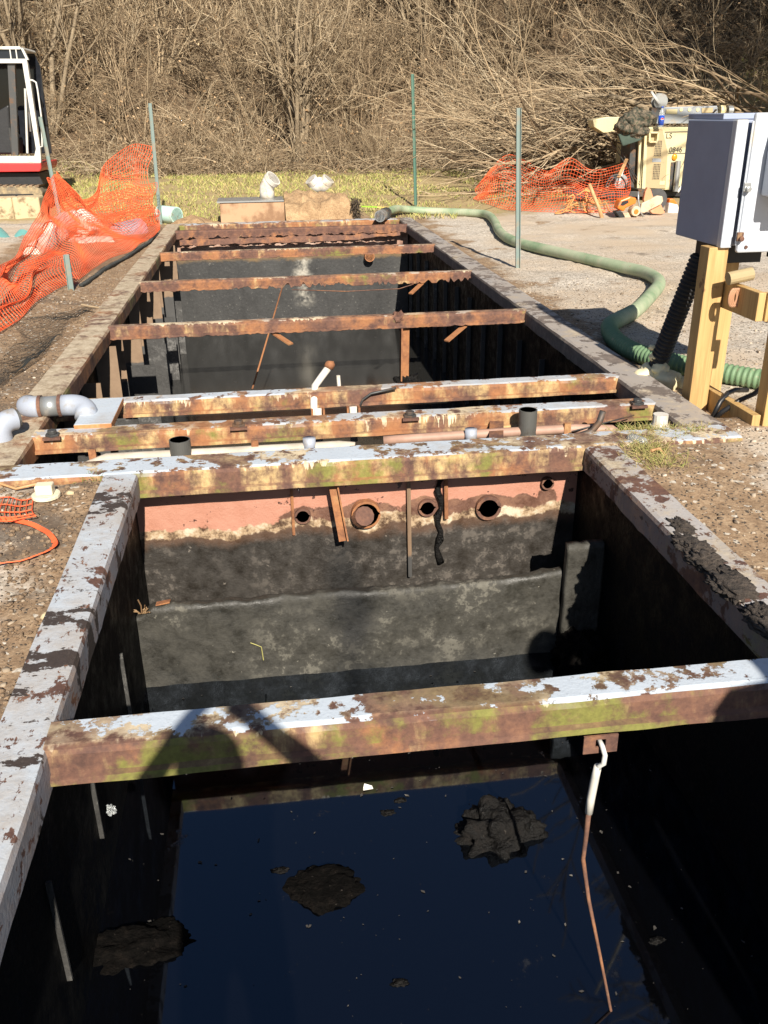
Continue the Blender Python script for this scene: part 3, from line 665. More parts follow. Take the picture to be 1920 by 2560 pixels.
# scraps
p = at(920, 1975, z=WL+.004); mb = MB().add([(p.x-.02, p.y, WL+.004), (p.x+.022, p.y+.004, WL+.004), (p.x+.018, p.y+.014, WL+.012), (p.x-.012, p.y+.022, WL+.02), (p.x-.018, p.y+.01, WL+.007)], [(0, 1, 2, 4), (4, 2, 3)])
tag(mb.build('paper_scrap', M['pvc_white']), 'small white scrap floating on the black water', 'litter')
p = at(278, 2025, x=-.645); o = MB().blob((p.x, p.y, p.z), (.015, .015, .017), seed=9, sub=3, amp=.7, fr=2.5).build('crumpled_film', M['clear']); tag(o, 'crumpled clear plastic film stuck beside the left rib', 'litter')
p = at(405, 1500, y=3.71); mb = MB().bar((p.x-.03, 3.72, -.575), (p.x+.035, 3.715, -.562), .03, .006); tag(mb.build('bark_chip', M['rust_orange']), 'orange rust flake lying on the sludge bank at left', 'debris')
mb = MB(); rr = random.Random(2)
for i in range(9):
    a = Vector((-.672+rr.uniform(-.015, .015), 3.685, -.60)); b = a+Vector((rr.uniform(-.03, .03), rr.uniform(-.04, .0), rr.uniform(.02, .08))); mb.tube([a, (a+b)/2+Vector((.006, 0, .004)), b], .003, 4)
tag(mb.build('dry_sprig', M['deadleaf']), 'dry sprig of leaves caught in the left corner of the tank', 'plant debris')
mb = MB().tube([(-.19, 3.675, -.80), (-.165, 3.67, -.81), (-.14, 3.67, -.825), (-.135, 3.67, -.90)], .0025, 4); tag(mb.build('straw', M['blade_grass']), 'bent straw stuck to the sludge bank', 'plant debris')
for i, (px, py) in enumerate(((1000, 2000), (700, 2175), (970, 2030), (1000, 2455), (1640, 2350))):
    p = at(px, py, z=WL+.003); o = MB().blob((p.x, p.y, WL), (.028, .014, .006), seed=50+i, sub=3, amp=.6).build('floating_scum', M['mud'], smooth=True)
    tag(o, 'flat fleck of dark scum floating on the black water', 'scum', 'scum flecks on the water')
Rw = np.random.default_rng(31); Vs = []
for _ in range(420):
    x, y = Rw.uniform(-.66, 1.48), Rw.uniform(1.2, 3.6); s_ = .002+.010*Rw.random()**4; a = Rw.random()*6.28
    q_ = np.array([[1, 0], [.2, .6], [-1, .1], [-.3, -.5]])*Rw.uniform(.5, 1.3, (4, 2))*s_; q_ = q_@np.array([[math.cos(a), math.sin(a)], [-math.sin(a), math.cos(a)]])
    Vs.append(np.concatenate([q_+[x, y], np.full((4, 1), WL+.0025)], 1))
o = link('surface_specks', np_mesh('surface_specks', np.concatenate(Vs), np.arange(420*4).reshape(420, 4)), dirty('scum_speck', (.05, .045, .04), (.22, .2, .17), .4, .8, sc=20)); tag(o, 'tiny specks of scum scattered over the black water', 'scum', kind='stuff')
# mud caked on the right rim, one lump run
mb = MB(); rr = random.Random(8)
for i in range(44):
    t = i/43
    if mn.noise(Vector((t*9, 3, 1))) < .06: continue
    px = 1650+ (1915-1650)*t; py = 1285+(1560-1285)*t
    q = at(px, py, z=0); w_ = .035+.03*rr.random()
    mb.blob((q.x+.012+rr.uniform(-.012, .03), q.y+rr.uniform(-.03, .03), -.008), (w_*1.1, w_*1.9, .010+.012*rr.random()), seed=60+i, sub=4, amp=.55, fr=3.2)
tag(mb.build('mud_crust', M['mud_dry'], smooth=True), 'dark mud caked along the inner edge of the right rim', 'mud')

# ------------------------------------------------------------------ pipes and plate at the left corner of the slot
EP = thing('pipe_elbow', 'short grey pipe elbow standing on the left corner of the tank rim', 'pipe elbow', (-1.40, 4.52, 0))
a = Vector((-1.40, 4.53, 0))
pts = [(a.x, a.y, -.02), (a.x, a.y, .02)] + [(a.x+.05*(1-math.cos(t)), a.y+.04*(1-math.cos(t)), .03+.06*math.sin(t)) for t in [PI/2*i/7 for i in range(1, 8)]] + [(a.x+.07, a.y+.055, .09)]
MB().tube(pts, .056, 20).build('elbow', M['pvc_grey'], EP, smooth=True).modifiers.new('e', 'EDGE_SPLIT').split_angle = .9
MB().tube([(a.x+.066, a.y+.053, .09), (a.x+.085, a.y+.066, .09)], .046, 18).build('open_end', M['pvc_dark'], EP)
SP = thing('pipe_assembly', 'grey pipe of two elbows joined by a metal sleeve with brown clamps, beside white plate', 'pipe', (-1.2, 4.95, 0))
c0 = Vector((-1.30, 5.02, .03)); zc = .10
def elbow(p, n0, n1, R_, r, n=9):
    """a bend at corner p turning from direction n0 into n1"""
    p = Vector(p); n0 = Vector(n0); n1 = Vector(n1)
    return [p + n0*(-R_)*(1-math.sin(t)) + n1*R_*(1-math.cos(t)) for t in [PI/2*i/n for i in range(n+1)]]
yv = 4.93; zc = .045
MB().tube(elbow((-1.365, yv, zc), (0, -.85, .12), (1, 0, 0), .075, .06), .061, 20).build('elbow', M['pvc_grey'], SP, smooth=True)
MB().tube([(-1.365, yv+.062, zc-.01), (-1.365, yv+.10, zc-.015)], .057, 18).build('socket_end', M['pvc_dark'], SP)
MB().tube([(-1.292, yv, zc), (-1.274, yv, zc)], .064, 22).build('clamp', M['rust'], SP)
MB().tube([(-1.274, yv, zc), (-1.185, yv, zc)], .057, 22).build('sleeve', M['galv'], SP, smooth=True)
MB().tube([(-1.185, yv, zc), (-1.167, yv, zc)], .064, 22).build('clamp', M['rust'], SP)
MB().tube([(-1.167, yv, zc)]+elbow((-1.03, yv, zc), (1, 0, 0), (0, -.75, -.30), .095, .06)[0:]+[(-1.03, yv-.10, zc-.05)], .060, 20).build('elbow', M['pvc_grey'], SP, smooth=True)
o = MB().box(-1.06, -.865, 4.64, 5.12, -.02, .022).build('white_plate', steel('ribbed_white_plate', white=.40, ochre=.6, moss=.9, drip=0, rust=[(.3, (.35, .12, .04)), (.7, (.6, .28, .12))]), bevel=.006)
tag(o, 'white painted steel plate with orange rust marks lying across two beams', 'plate')

# ------------------------------------------------------------------ control box on its timber stand
CB = thing('control_box', 'weathered white electrical enclosure with shaded blue side, mounted on timber posts', 'electrical box', (2.8, 4.9, .82))
MB().box(2.405, 3.12, 4.66, 5.18, .825, 1.445).build('cabinet', M['box_blue'], CB, bevel=.006)
MB().box(2.43, 3.12, 4.82, 5.24, 1.447, 1.475).build('cabinet_top', M['box_blue'], CB, bevel=.004)
o = MB().box(2.40, 2.462, 4.605, 4.657, .822, 1.447).build('door_jamb', M['box_white'], CB, bevel=.006)
d = MB().box(2.475, 3.16, 4.565, 4.600, .800, 1.478).build('door', M['box_white'], CB, bevel=.012); d['label'] = 'white door with rounded corners and rust at its seams'
for z, mm in ((1.13, M['galv']), (.885, M['rust'])):
    MB().box(2.458, 2.494, 4.552, 4.566, z-.022, z+.022).tube([(2.478, 4.548, z-.01), (2.478, 4.535, z-.01)], .014, 10).build('latch', mm, CB, bevel=.003)
for x, z in ((2.60, 1.452), (2.85, 1.452), (2.52, .83), (2.80, .83)): MB().tube([(x, 4.565, z), (x, 4.558, z)], .009, 10).build('screw', M['rust'], d)
MB().tube([(2.468, 4.575, .84), (2.468, 4.575, 1.44)], .005, 6).build('hinge_rod', M['box_white'], CB)
mt = MB().box(2.555, 3.0, 4.36, 4.563, 1.085, 1.415).build('meter_box', M['box_white'], CB, bevel=.012); mt['label'] = 'smaller white box on the door, its side in shade'
MB().box(2.60, 3.02, 4.335, 4.358, 1.06, 1.43).build('lid', M['box_white'], mt, bevel=.008)
MB().box(2.70, 2.75, 4.40, 4.56, 1.03, 1.083).build('conduit_hub', M['box_blue'], mt)
for x in (2.72, 2.80): MB().tube([(x, 4.80, .822), (x, 4.80, .74)], .018, 8).build('conduit_stub', M['black'], CB)
MB().box(2.48, 2.72, 4.75, 5.05, .72, .823).build('gland_box', M['black'], CB)
TS = thing('timber_stand', 'pale new timber posts and rails carrying the white electrical box', 'timber stand', (2.5, 4.6, -.1))
def plank(name, x0, x1, y0, y1, z0, z1, a='z'):
    o = MB().box(x0, x1, y0, y1, z0, z1).build(name, M['lumber'], TS, bevel=.003); return o
plank('post', 2.352, 2.462, 4.63, 4.735, -.14, .823)
plank('post', 2.56, 2.66, 4.86, 4.96, -.14, .823)
plank('post', 2.535, 2.635, 4.155, 4.25, -.14, .60)
plank('rail', 2.468, 2.508, 4.27, 4.84, .50, .645)
plank('rail', 2.511, 2.66, 4.255, 4.30, .50, .645)
plank('bottom_rail', 2.47, 2.515, 4.15, 4.85, -.11, .035)
o = MB().tube([at(1820, 697, y=4.50), at(1880, 684, y=4.50)], .034, 14).build('fabric_roll', M['canvas']); tag(o, 'olive fabric roll lying on the stand rail above a tan strap', 'roll')
p = at(1842, 715, y=4.47)
mb = MB()
for dx, rr_ in ((-.012, .024), (0, .026), (.012, .028), (.05, .026), (.062, .028)):
    ring = [(p.x+dx+rr_*math.sin(t)*.9, p.y, p.z-.015-.045*(1-math.cos(t))) for t in [2*PI*i/14 for i in range(15)]]
    mb.tube(ring, .0075, 6)
tag(mb.build('looped_strap', M['strap']), 'looped tan strap hanging over the stand rail', 'strap')
# corrugated conduit down to the foam
pa, pb, pc = at(1752, 640, y=4.98), at(1690, 790, y=5.05), at(1640, 925, z=.0)
cp = []
for i in range(121):
    t = i/120; q = pa.lerp(pb, t).lerp(pb.lerp(pc, t), t); cp.append(q)
mb = MB().tube(cp, [.058 if (i//2) % 2 else .050 for i in range(121)], 16); o = mb.build('corrugated_conduit', M['black'], smooth=False)
tag(o, 'thick black corrugated conduit slanting from the white box down into cream foam', 'conduit')
FO = MB(); fc = at(1640, 945, z=-.03)
for dx, dy, dz, r_, sd_ in ((-.06, .03, .0, .075, 1), (.03, -.05, -.01, .085, 2), (.10, .02, -.03, .08, 3), (-.01, .08, .03, .06, 4), (.02, .0, .05, .055, 5), (.16, -.02, -.05, .07, 6), (-.12, .03, -.02, .045, 7), (.0, .05, .12, .035, 8), (-.02, .06, .18, .022, 9)):
    FO.blob((fc.x+dx, fc.y+dy, fc.z+dz), (r_, r_, r_*.8), seed=sd_, sub=3, amp=.35)
tag(FO.build('spray_foam', M['foam'], smooth=True), 'lumpy cream spray foam round the foot of the black conduit', 'foam')
q0, q1, q2, q3, q4 = at(1778, 1050, z=-.08), at(1800, 1005, y=4.45), at(1838, 975, y=4.55), at(1868, 975, y=4.6), at(1930, 945, y=4.4)
tag(MB().tube([q0, q1, at(1820, 982, y=4.5), q2, q3], .014, 8).tube([q0+Vector((.012, 0, 0)), at(1805, 1030, y=4.4), at(1850, 1000, y=4.4), at(1885, 985, y=4.4), q4], .014, 8).build('power_cable', M['cable'], smooth=True), 'black cable rising from the ground between the stand posts', 'cable')

# ------------------------------------------------------------------ the long green hose
hp = [(955, 556), (985, 539), (1010, 531), (1080, 528), (1180, 532), (1218, 537), (1236, 553), (1250, 580), (1290, 605), (1400, 632), (1520, 660), (1600, 678), (1638, 695), (1647, 712), (1628, 737), (1590, 775), (1545, 800), (1524, 815), (1532, 842), (1570, 872), (1640, 897), (1720, 915), (1820, 935), (1960, 958)]
P = [at(a_, b_, z=-.02) for a_, b_ in hp]; P[0].z = .085; P[1].z = .075; P[2].z = .03
def catmull(P, n):
    out = []
    for i in range(len(P)-1):
        p0, p1, p2, p3 = P[max(i-1, 0)], P[i], P[i+1], P[min(i+2, len(P)-1)]
        for k in range(n):
            t = k/n; out.append(.5*((2*p1)+(p2-p0)*t+(2*p0-5*p1+4*p2-p3)*t*t+(3*p1-p0-3*p2+p3)*t**3))
    return out+[P[-1]]
def resample(P, st):
    out = [P[0]]; acc = 0
    for a_, b_ in zip(P, P[1:]):
        L = (b_-a_).length
        while acc+st <= L+1e-9 and L > 0:
            acc += st; out.append(a_.lerp(b_, min(1, acc/L)))
        acc -= L
    return out
hs = resample(catmull(P, 16), .0085)
HS = thing('suction_hose', 'long faded green ribbed hose snaking over gravel with bare metal coupling at far rim', 'hose', tuple(P[12]))
mb = MB().tube(hs, [(.061+(.0050 if hs[i].y < 7.0 else .0012)*math.sin(i*1.57)) for i in range(len(hs))], 14)
mb.build('hose_body', M['hose'], HS, smooth=True)
d_ = (hs[0]-hs[16]).normalized()
MB().pipe(hs[0]-d_*.02, hs[0]+d_*.16, .084, .010, 18).build('coupling', M['galv'], HS, smooth=False)
MB().tube([hs[16], hs[44]], .086, 16).build('clamp_band', M['steel_dark'], HS)

# ------------------------------------------------------------------ steel fence posts
def upost(px0, py0, px1, py1, y, mat, label, w_=.045, basez=None, ytop=None, group='steel fence posts round the tank'):
    b = at(px0, py0, y=y); t = at(px1, py1, y=ytop or y)
    b = b + (b-t).normalized()*.12
    R_ = thing('fence_post', label, 'post', tuple(b), group)
    mb = MB(); d = (t-b).normalized(); sx = Vector((1, 0, 0))
    mb.bar(b, t, w_, .006, up=(0, 1, 0)); mb.bar(b+sx*(w_/2)+Vector((0, -.012, 0)), t+sx*(w_/2)+Vector((0, -.012, 0)), .006, .028, up=(0, 1, 0))
    mb.bar(b-sx*(w_/2)+Vector((0, -.012, 0)), t-sx*(w_/2)+Vector((0, -.012, 0)), .006, .028, up=(0, 1, 0))
    mb.build('channel', mat, R_)
    return R_
upost(1294, 674, 1296, 270, 9.8, M['grey_post'], 'grey green steel post standing on gravel inside the curve of the hose')
pz = upost(1039, 517, 1031, 185, 16.4, M['green_post'], 'tall dark green steel post with rusty foot beyond the far rim')
upost(402, 560, 375, 258, 15.3, M['grey_post'], 'leaning grey green post at the tall end of the orange net')
upost(146, 520, 101, 292, 14.4, M['grey_post'], 'leaning grey post rising from the peak of the orange net beside the excavator')
upost(181, 742, 166, 636, 9.25, M['grey_post'], 'short green post stub at the front of the orange net', w_=.05)

# ------------------------------------------------------------------ orange safety netting
def netting(name, bot, top, nu, nv, label, seed, cell=.0, sag=.10, th=.011, fold=.06, group='orange safety netting'):
    """plastic mesh hung between a line on the ground and a line of hanging points"""
    def samp(L, n):
        Q = catmull([Vector(p) for p in L], 24); acc = [0]
        for a_, b_ in zip(Q, Q[1:]): acc.append(acc[-1]+(b_-a_).length)
        out = []; k = 0
        for i in range(n+1):
            s_ = acc[-1]*i/n
            while k < len(acc)-2 and acc[k+1] < s_: k += 1
            out.append(Q[k].lerp(Q[k+1], (s_-acc[k])/max(1e-6, acc[k+1]-acc[k])))
        return out
    A = samp(bot, nu); B = samp(top, nu); V = []
    for j in range(nv+1):
        for i in range(nu+1):
            t = j/nv; p = A[i].lerp(B[i], t); k = math.sin(PI*t)
            q = Vector((i*.06, j*.10, seed))
            p = p + Vector((-.3, -.8, -.35))*k*sag*(.6+.8*mn.noise(q*.5)) + Vector((mn.noise(q*1.2), mn.noise(q*1.2+Vector((9, 0, 0))), .6*mn.noise(q*1.6+Vector((0, 9, 0)))))*fold*(.25+.75*k)
            p.z = max(p.z, gz(p.x, p.y, False)+.015); V.append(tuple(p))
    F = [(j*(nu+1)+i, j*(nu+1)+i+1, (j+1)*(nu+1)+i+1, (j+1)*(nu+1)+i) for j in range(nv) for i in range(nu)]
    me = bpy.data.meshes.new(name); me.from_pydata(V, [], F)
    o = link(name, me, M['orange'])
    wf = o.modifiers.new('net', 'WIREFRAME'); wf.thickness = th; wf.use_even_offset = False; wf.use_boundary = True
    return tag(o, label, 'netting', group)
G = lambda px, py: at(px, py, z=-.02)
bot = [G(-30, 850), G(40, 800), G(110, 745), G(180, 705), G(250, 660), G(320, 628), G(365, 600), G(398, 575)]
top = [at(-30, 690, y=7.9), at(30, 640, y=9.4), at(85, 560, y=11.0), at(135, 440, y=13.4), at(195, 505, y=13.6), at(245, 490, y=14.0), at(330, 470, y=14.6), at(390, 455, y=15.0)]
netting('safety_net', bot, top, 110, 31, 'orange safety net sheet draped from the leaning post down to the tank edge', 1, sag=.05, fold=.17, th=.0082)
bot2 = [at(132, 450, y=14.45), at(175, 545, y=14.7), at(230, 560, y=15.0), at(300, 560, y=15.0), at(350, 565, y=14.9), at(394, 560, y=14.9)]
top2 = [at(140, 430, y=14.5), at(195, 495, y=14.9), at(240, 482, y=15.2), at(262, 410, y=15.5), at(330, 362, y=15.6), at(384, 366, y=15.35)]
netting('safety_net', bot2, top2, 50, 24, 'upper orange net bulging up beside the tall leaning post', 5, sag=.12, fold=.16, th=.0105)
botR = [at(1185, 462, y=17.0), at(1260, 505, y=16.0), at(1310, 520, y=15.6), at(1380, 540, y=15.2), at(1440, 545, y=15.0), at(1520, 540, y=15.0), at(1570, 520, y=15.4)]
topR = [at(1200, 458, y=17.4), at(1262, 390, y=17.6), at(1310, 400, y=17.6), at(1370, 428, y=17.2), at(1425, 395, y=16.8), at(1480, 425, y=16.6), at(1572, 402, y=16.8)]
for P_ in botR: P_.z = gz(P_.x, P_.y, False)+.03
netting('safety_net', botR, topR, 62, 18, 'orange net strung in front of the brush pile behind the trailer hitch', 9, sag=.10, fold=.18, th=.010)
# torn scrap and strap on the near left ground
sc = [G(-20, 1245), G(20, 1238), G(55, 1246), G(84, 1240)]; sc2 = [G(-20, 1300), G(20, 1302), G(50, 1296), G(92, 1288)]
o = netting('net_scrap', sc2, [p+Vector((0, 0, -.03)) for p in sc], 8, 4, 'torn scrap of orange netting lying on the near left gravel', 12, sag=.0, fold=.025, th=.006, group=None)
st = [G(-20, 1288), G(40, 1292), G(90, 1303), G(122, 1322), G(137, 1342), G(120, 1357), G(85, 1370), G(40, 1383), G(-20, 1394)]
st = catmull(st, 8); mb = MB(); V = []
for i, q in enumerate(st):
    t_ = (st[min(i+1, len(st)-1)]-st[max(i-1, 0)]).normalized(); sd_ = Vector((t_.y, -t_.x, 0)); g_ = gz(q.x, q.y)+.012
    w_ = .009+(.005 if i % 4 < 2 and i > 28 else 0)
    V += [(q.x-sd_.x*.009, q.y-sd_.y*.009, g_+.010), (q.x+sd_.x*w_, q.y+sd_.y*w_, g_)]
mb.add(V, [(2*i, 2*i+1, 2*i+3, 2*i+2) for i in range(len(st)-1)])
nb = mb.build('net_border', M['orange']); nb.modifiers.new('t', 'SOLIDIFY').thickness = .004
tag(nb, 'curled orange net border strip on the near left gravel', 'net strip')
# black silt fabric along the foot of the net
fb = [G(200, 705), G(260, 668), G(320, 632), G(365, 603), G(395, 578)]
mb = MB(); fb = catmull(fb, 14)
for i, (a_, b_) in enumerate(zip(fb, fb[1:])):
    h_ = .05+.03*mn.noise(a_*3); mb.bar(a_+Vector((.03*mn.noise(a_*2), 0, -.03)), b_+Vector((.03*mn.noise(b_*2), 0, -.045)), .04, h_*.6)
tag(mb.build('silt_fence_roll', M['silt'], smooth=True), 'black silt fabric rolled along the foot of the orange net', 'fabric')
def sheet(name, P, nu, nv, mat, label, cat, seed, lift=.02, wire=0):
    """a fabric lying on the ground between four corner pixels"""
    V = []
    for j in range(nv+1):
        for i in range(nu+1):
            u, v = i/nu, j/nv; q = (P[0]*(1-u)+P[1]*u)*(1-v)+(P[3]*(1-u)+P[2]*u)*v
            k = Vector((q.x*2.5, q.y*1.5, seed)); q = q+Vector((.12*mn.noise(k), .15*mn.noise(k+Vector((5, 5, 5))), 0))
            q.z = gz(q.x, q.y)+lift+.05*abs(mn.fractal(k*1.5, 1, 2, 3)); V.append(tuple(q))
    F = [(j*(nu+1)+i, j*(nu+1)+i+1, (j+1)*(nu+1)+i+1, (j+1)*(nu+1)+i) for j in range(nv) for i in range(nu)]
    me = bpy.data.meshes.new(name); me.from_pydata(V, [], F); o = link(name, me, mat)
    if wire: w_ = o.modifiers.new('net', 'WIREFRAME'); w_.thickness = wire; w_.use_even_offset = False
    return tag(o, label, cat)
sheet('black_netting', [G(-40, 960), G(60, 905), G(235, 745), G(60, 800)], 46, 26, M['silt'], 'fine black netting crumpled over the earth at the left', 'netting', 3, wire=.0022)

# ------------------------------------------------------------------ pipes heaped behind the net
def loose_pipe(px0, py0, y0, px1, py1, y1, r, mat, label, ring=True):
    a = at(px0, py0, y=y0); b = at(px1, py1, y=y1)
    o = MB().pipe(a, b, r, r*.14, 22).build('pipe_offcut', mat, smooth=True); o.modifiers.new('e', 'EDGE_SPLIT').split_angle = .7
    return tag(o, label, 'pipe', 'pipe offcuts heaped behind the orange net')
loose_pipe(130, 578, 12.6, 172, 552, 13.3, .13, M['pvc_white'], 'white pipe end highest of the heap behind the net')
loose_pipe(112, 615, 12.0, 148, 588, 12.7, .125, M['pvc_white'], 'white pipe end in the middle of the heap behind the net')
loose_pipe(80, 640, 11.4, 118, 612, 12.1, .125, M['pvc_white'], 'white pipe end lowest of the heap behind the net')
loose_pipe(272, 612, 13.0, 185, 618, 12.5, .12, M['pvc_white'], 'pale pipe lying crosswise under the net')
loose_pipe(245, 572, 14.0, 205, 540, 14.4, .11, M['pvc_white'], 'white pipe ring leaning at the back of the heap')
loose_pipe(22, 622, 13.2, -10, 590, 13.8, .14, M['pvc_teal'], 'teal pipe with white rim at the left of the net')
loose_pipe(60, 590, 13.6, 20, 640, 13.0, .10, M['pvc_teal'], 'teal pipe slanting down at the left of the net')
loose_pipe(290, 590, 13.8, 350, 575, 14.2, .17, M['pvc_grey'], 'grey pipe with split end under the net near the rim')
pm = at(428, 536, y=15.5); MP = tag(MB().pipe((pm.x-.18, 15.62, pm.z), (pm.x+.10, 15.38, pm.z-.01), .135, .018, 26).build('mint_pipe', M['pvc_mint'], smooth=True), 'short mint coloured pipe beside the leaning post', 'pipe')
MP.modifiers.new('e', 'EDGE_SPLIT').split_angle = .7
rr = random.Random(6)
for i in range(9):
    px = 165+rr.uniform(0, 60); py = 555+rr.uniform(-15, 65); q = at(px, py, y=13.3+rr.uniform(-.4, .4))
    o = MB().blob(q, (.11, .08, .07), seed=70+i, sub=3, amp=.6, fr=1.4).build('plastic_bag', M['pvc_white'], smooth=True)
    tag(o, 'crumpled white plastic bag under the orange net', 'bag', 'crumpled bags under the net')

# ------------------------------------------------------------------ far end: pit slab, soil bank, white fittings
o = MB().box(-.66, .36, 15.05, 15.35, -.12, .235).build('concrete_slab', dirty('soil_stained_concrete', (.44, .28, .165), (.24, .14, .08), .75, .85, sc=3, bump=.3), bevel=.01); tag(o, 'low pinkish brown concrete block beyond the far rim', 'concrete block')
SL = MB().box(-.70, .355, 15.03, 15.75, .239, .262).build('steel_plate', M['galv']); tag(SL, 'grey steel plate lying on the concrete block', 'plate')
mb = MB(); nX, nY = 60, 26
for j in range(nY+1):
    for i in range(nX+1):
        u, v = i/nX, j/nY; x = .37+1.22*u; y = 14.72+1.3*v
        z = gz(x, y, False)-.05+ .36*smooth(0, .32, v)*smooth(1.0, .82, u)*smooth(1.05, .7, v)*(1+.25*mn.fractal(Vector((x*2.6, y*2.6, 4)), 1, 2, 4)) + .05*mn.fractal(Vector((x*7, y*7, 1)), .8, 2, 4)
        mb.v.append((x, y, z))
for j in range(nY):
    for i in range(nX): mb.f.append((j*(nX+1)+i, j*(nX+1)+i+1, (j+1)*(nX+1)+i+1, (j+1)*(nX+1)+i))
tag(mb.build('soil_bank', M['clay'], smooth=True), 'bank of tan clay cut open beside the concrete block', 'soil bank')
mb = MB(); rr = random.Random(3)
for i in range(260):
    x = 1.50+rr.uniform(-.07, .07); y = 14.85+rr.random()*.5; z = .26-.30*rr.random()
    a = Vector((x, y, z)); mb.tube([a, a+Vector((rr.gauss(0, .03), rr.gauss(-.03, .03), -.03-.05*rr.random()))], .006, 3, cap=False)
tag(mb.build('root_mat', M['bark_dark']), 'tangle of dark roots hanging at the end of the clay bank', 'roots')
mb = MB()
for k, (x0, x1, y0, y1, hh, sd_) in enumerate(((-1.7, -.62, 14.75, 15.6, .20, 7), (2.0, 3.4, 18.0, 20.0, .30, 8))):
    pass
for sd_, (x0, x1, y0, y1, hh) in enumerate(((-1.55, -.60, 14.6, 15.7, .17),)):
    mb = MB(); nX, nY = 40, 26
    for j in range(nY+1):
        for i in range(nX+1):
            u, v = i/nX, j/nY; x = x0+(x1-x0)*u; y = y0+(y1-y0)*v
            mb.v.append((x, y, gz(x, y, False)-.06+hh*math.sin(PI*u)**.6*math.sin(PI*v)**.6*(1+.5*mn.fractal(Vector((x*3, y*3, 9)), 1, 2, 4))+.02*mn.noise(Vector((x*14, y*14, 2)))))
    for j in range(nY):
        for i in range(nX): mb.f.append((j*(nX+1)+i, j*(nX+1)+i+1, (j+1)*(nX+1)+i+1, (j+1)*(nX+1)+i))
    tag(mb.build('soil_heap', M['clay'], smooth=True), 'low heap of straw strewn soil left of the concrete block', 'soil heap')
b = at(668, 492, y=15.45); b.z = .263
W1 = thing('pipe_fitting', 'white angled pipe fitting standing on the steel plate', 'pipe fitting', tuple(b), 'white pipe fittings')
mb = MB(); pts = [b, b+Vector((0, 0, .10)), b+Vector((.005, -.005, .17)), b+Vector((.045, -.03, .235)), b+Vector((.095, -.06, .285))]
mb.tube(pts, [.118, .118, .118, .118, .118], 22).build('fitting_body', M['pvc_white'], W1, smooth=True)
MB().pipe(pts[-1]-Vector((.02, -.012, .02)), pts[-1]+Vector((.025, -.016, .025)), .132, .02, 22).build('rim_collar', M['pvc_white'], W1)
MB().tube([pts[-1]+Vector((.012, -.007, .012)), pts[-1]+Vector((.014, -.008, .014))], .105, 20).build('opening', M['black'], W1)
b = at(800, 476, y=16.2)
W2 = thing('pipe_fitting', 'white double ended wye fitting lying on the grass behind the clay bank', 'pipe fitting', tuple(b), 'white pipe fittings')
MB().tube([b+Vector((-.12, 0, .02)), b+Vector((-.07, 0, .09)), b+Vector((0, 0, .11)), b+Vector((.07, 0, .09)), b+Vector((.12, 0, .02))], [.12, .125, .11, .125, .12], 20).build('fitting_body', M['pvc_white'], W2, smooth=True)
for s_ in (-1, 1):
    MB().pipe(b+Vector((s_*.10, -.03, .12)), b+Vector((s_*.155, -.05, .19)), .11, .018, 20).build('rim_collar', M['pvc_white'], W2)
p0, p1 = at(903, 516, y=15.6), at(1035, 521, y=16.2); pm_ = p0.lerp(p1, .28)
o = MB().bar(p0, pm_, .035, .02).build('stake_tip', plain('lime_paint', (.30, .55, .05), .5)); STK = thing('survey_stake', 'thin yellow stake with lime green end lying before the tall green post', 'stake', tuple(p0))
o.parent = STK; o.location = o.location-STK.location
MB().bar(pm_, p1, .03, .018).build('stake_shaft', plain('yellow_wood', (.62, .48, .14), .6), STK)

# ------------------------------------------------------------------ excavator at the left
YE = 16.5
EX = thing('mini_excavator', 'white and red tracked excavator cab parked on stone blocks at the left edge', 'excavator', tuple(at(20, 545, y=YE)))
E_ = lambda px, py, dy=0: at(px, py, y=YE)+Vector((0, dy, 0))
def ext(mb, px, y0, y1):
    """a flat outline given in photo pixels on the plane of the machine's side, extruded from y0 to y1"""
    a = [E_(x, y, y0) for x, y in px]; b = [E_(x, y, y1) for x, y in px]; n = len(px)
    return mb.add(a+b, [tuple(range(n)), tuple(range(2*n-1, n-1, -1))]+[(i, i+n, (i+1) % n+n, (i+1) % n) for i in range(n)])
mb = MB(); ext(mb, [(-170, 116), (50, 116), (53, 121), (52, 124), (-170, 124)], -.02, 1.05); mb.build('roof', M['white_paint'], EX, bevel=.01)
mb = MB()
ext(mb, [(-170, 147), (66, 147), (69, 158), (-170, 158)], -.01, .06)
for x0, x1, xb0, xb1 in ((52, 58, 66, 72), (38, 41, 42, 45), (23, 26, 27, 30), (-10, -6, -8, -4), (-60, -56, -58, -54)): ext(mb, [(x0, 121), (x1, 121), (xb1, 150), (xb0, 150)], -.015, .05)
mb.build('window_frame', M['white_paint'], EX, bevel=.004)
mb = MB(); ext(mb, [(-170, 124), (52, 124), (66, 148), (-170, 148)], .02, .035); mb.build('roof_window', M['glass_dark'], EX)
mb = MB(); ext(mb, [(56, 158), (69, 158), (101, 372), (103, 404), (86, 390), (90, 372)], -.015, .08); mb.build('front_pillar', M['white_paint'], EX, bevel=.006)
mb = MB(); ext(mb, [(-170, 390), (86, 390), (103, 404), (102, 407), (-170, 407)], -.015, .08); mb.build('sill', M['white_paint'], EX, bevel=.004)
mb = MB(); ext(mb, [(17, 158), (35, 158), (44, 388), (29, 388)], .04, .12); mb.build('inner_post', M['steel_dark'], EX)
mb = MB(); ext(mb, [(-170, 158), (-160, 158), (-160, 388), (-170, 388)], -.01, .1); mb.build('rear_pillar', M['white_paint'], EX)
mb = MB(); ext(mb, [(-170, 407), (103, 407), (104, 420), (100, 429), (-170, 432)], -.02, 1.3); mb.build('body_panel', M['red'], EX, bevel=.015)
mb = MB(); ext(mb, [(-170, 124), (50, 124), (66, 158), (98, 390), (-170, 390)], 1.0, 1.04); mb.build('cab_back', M['glass_dark'], EX)
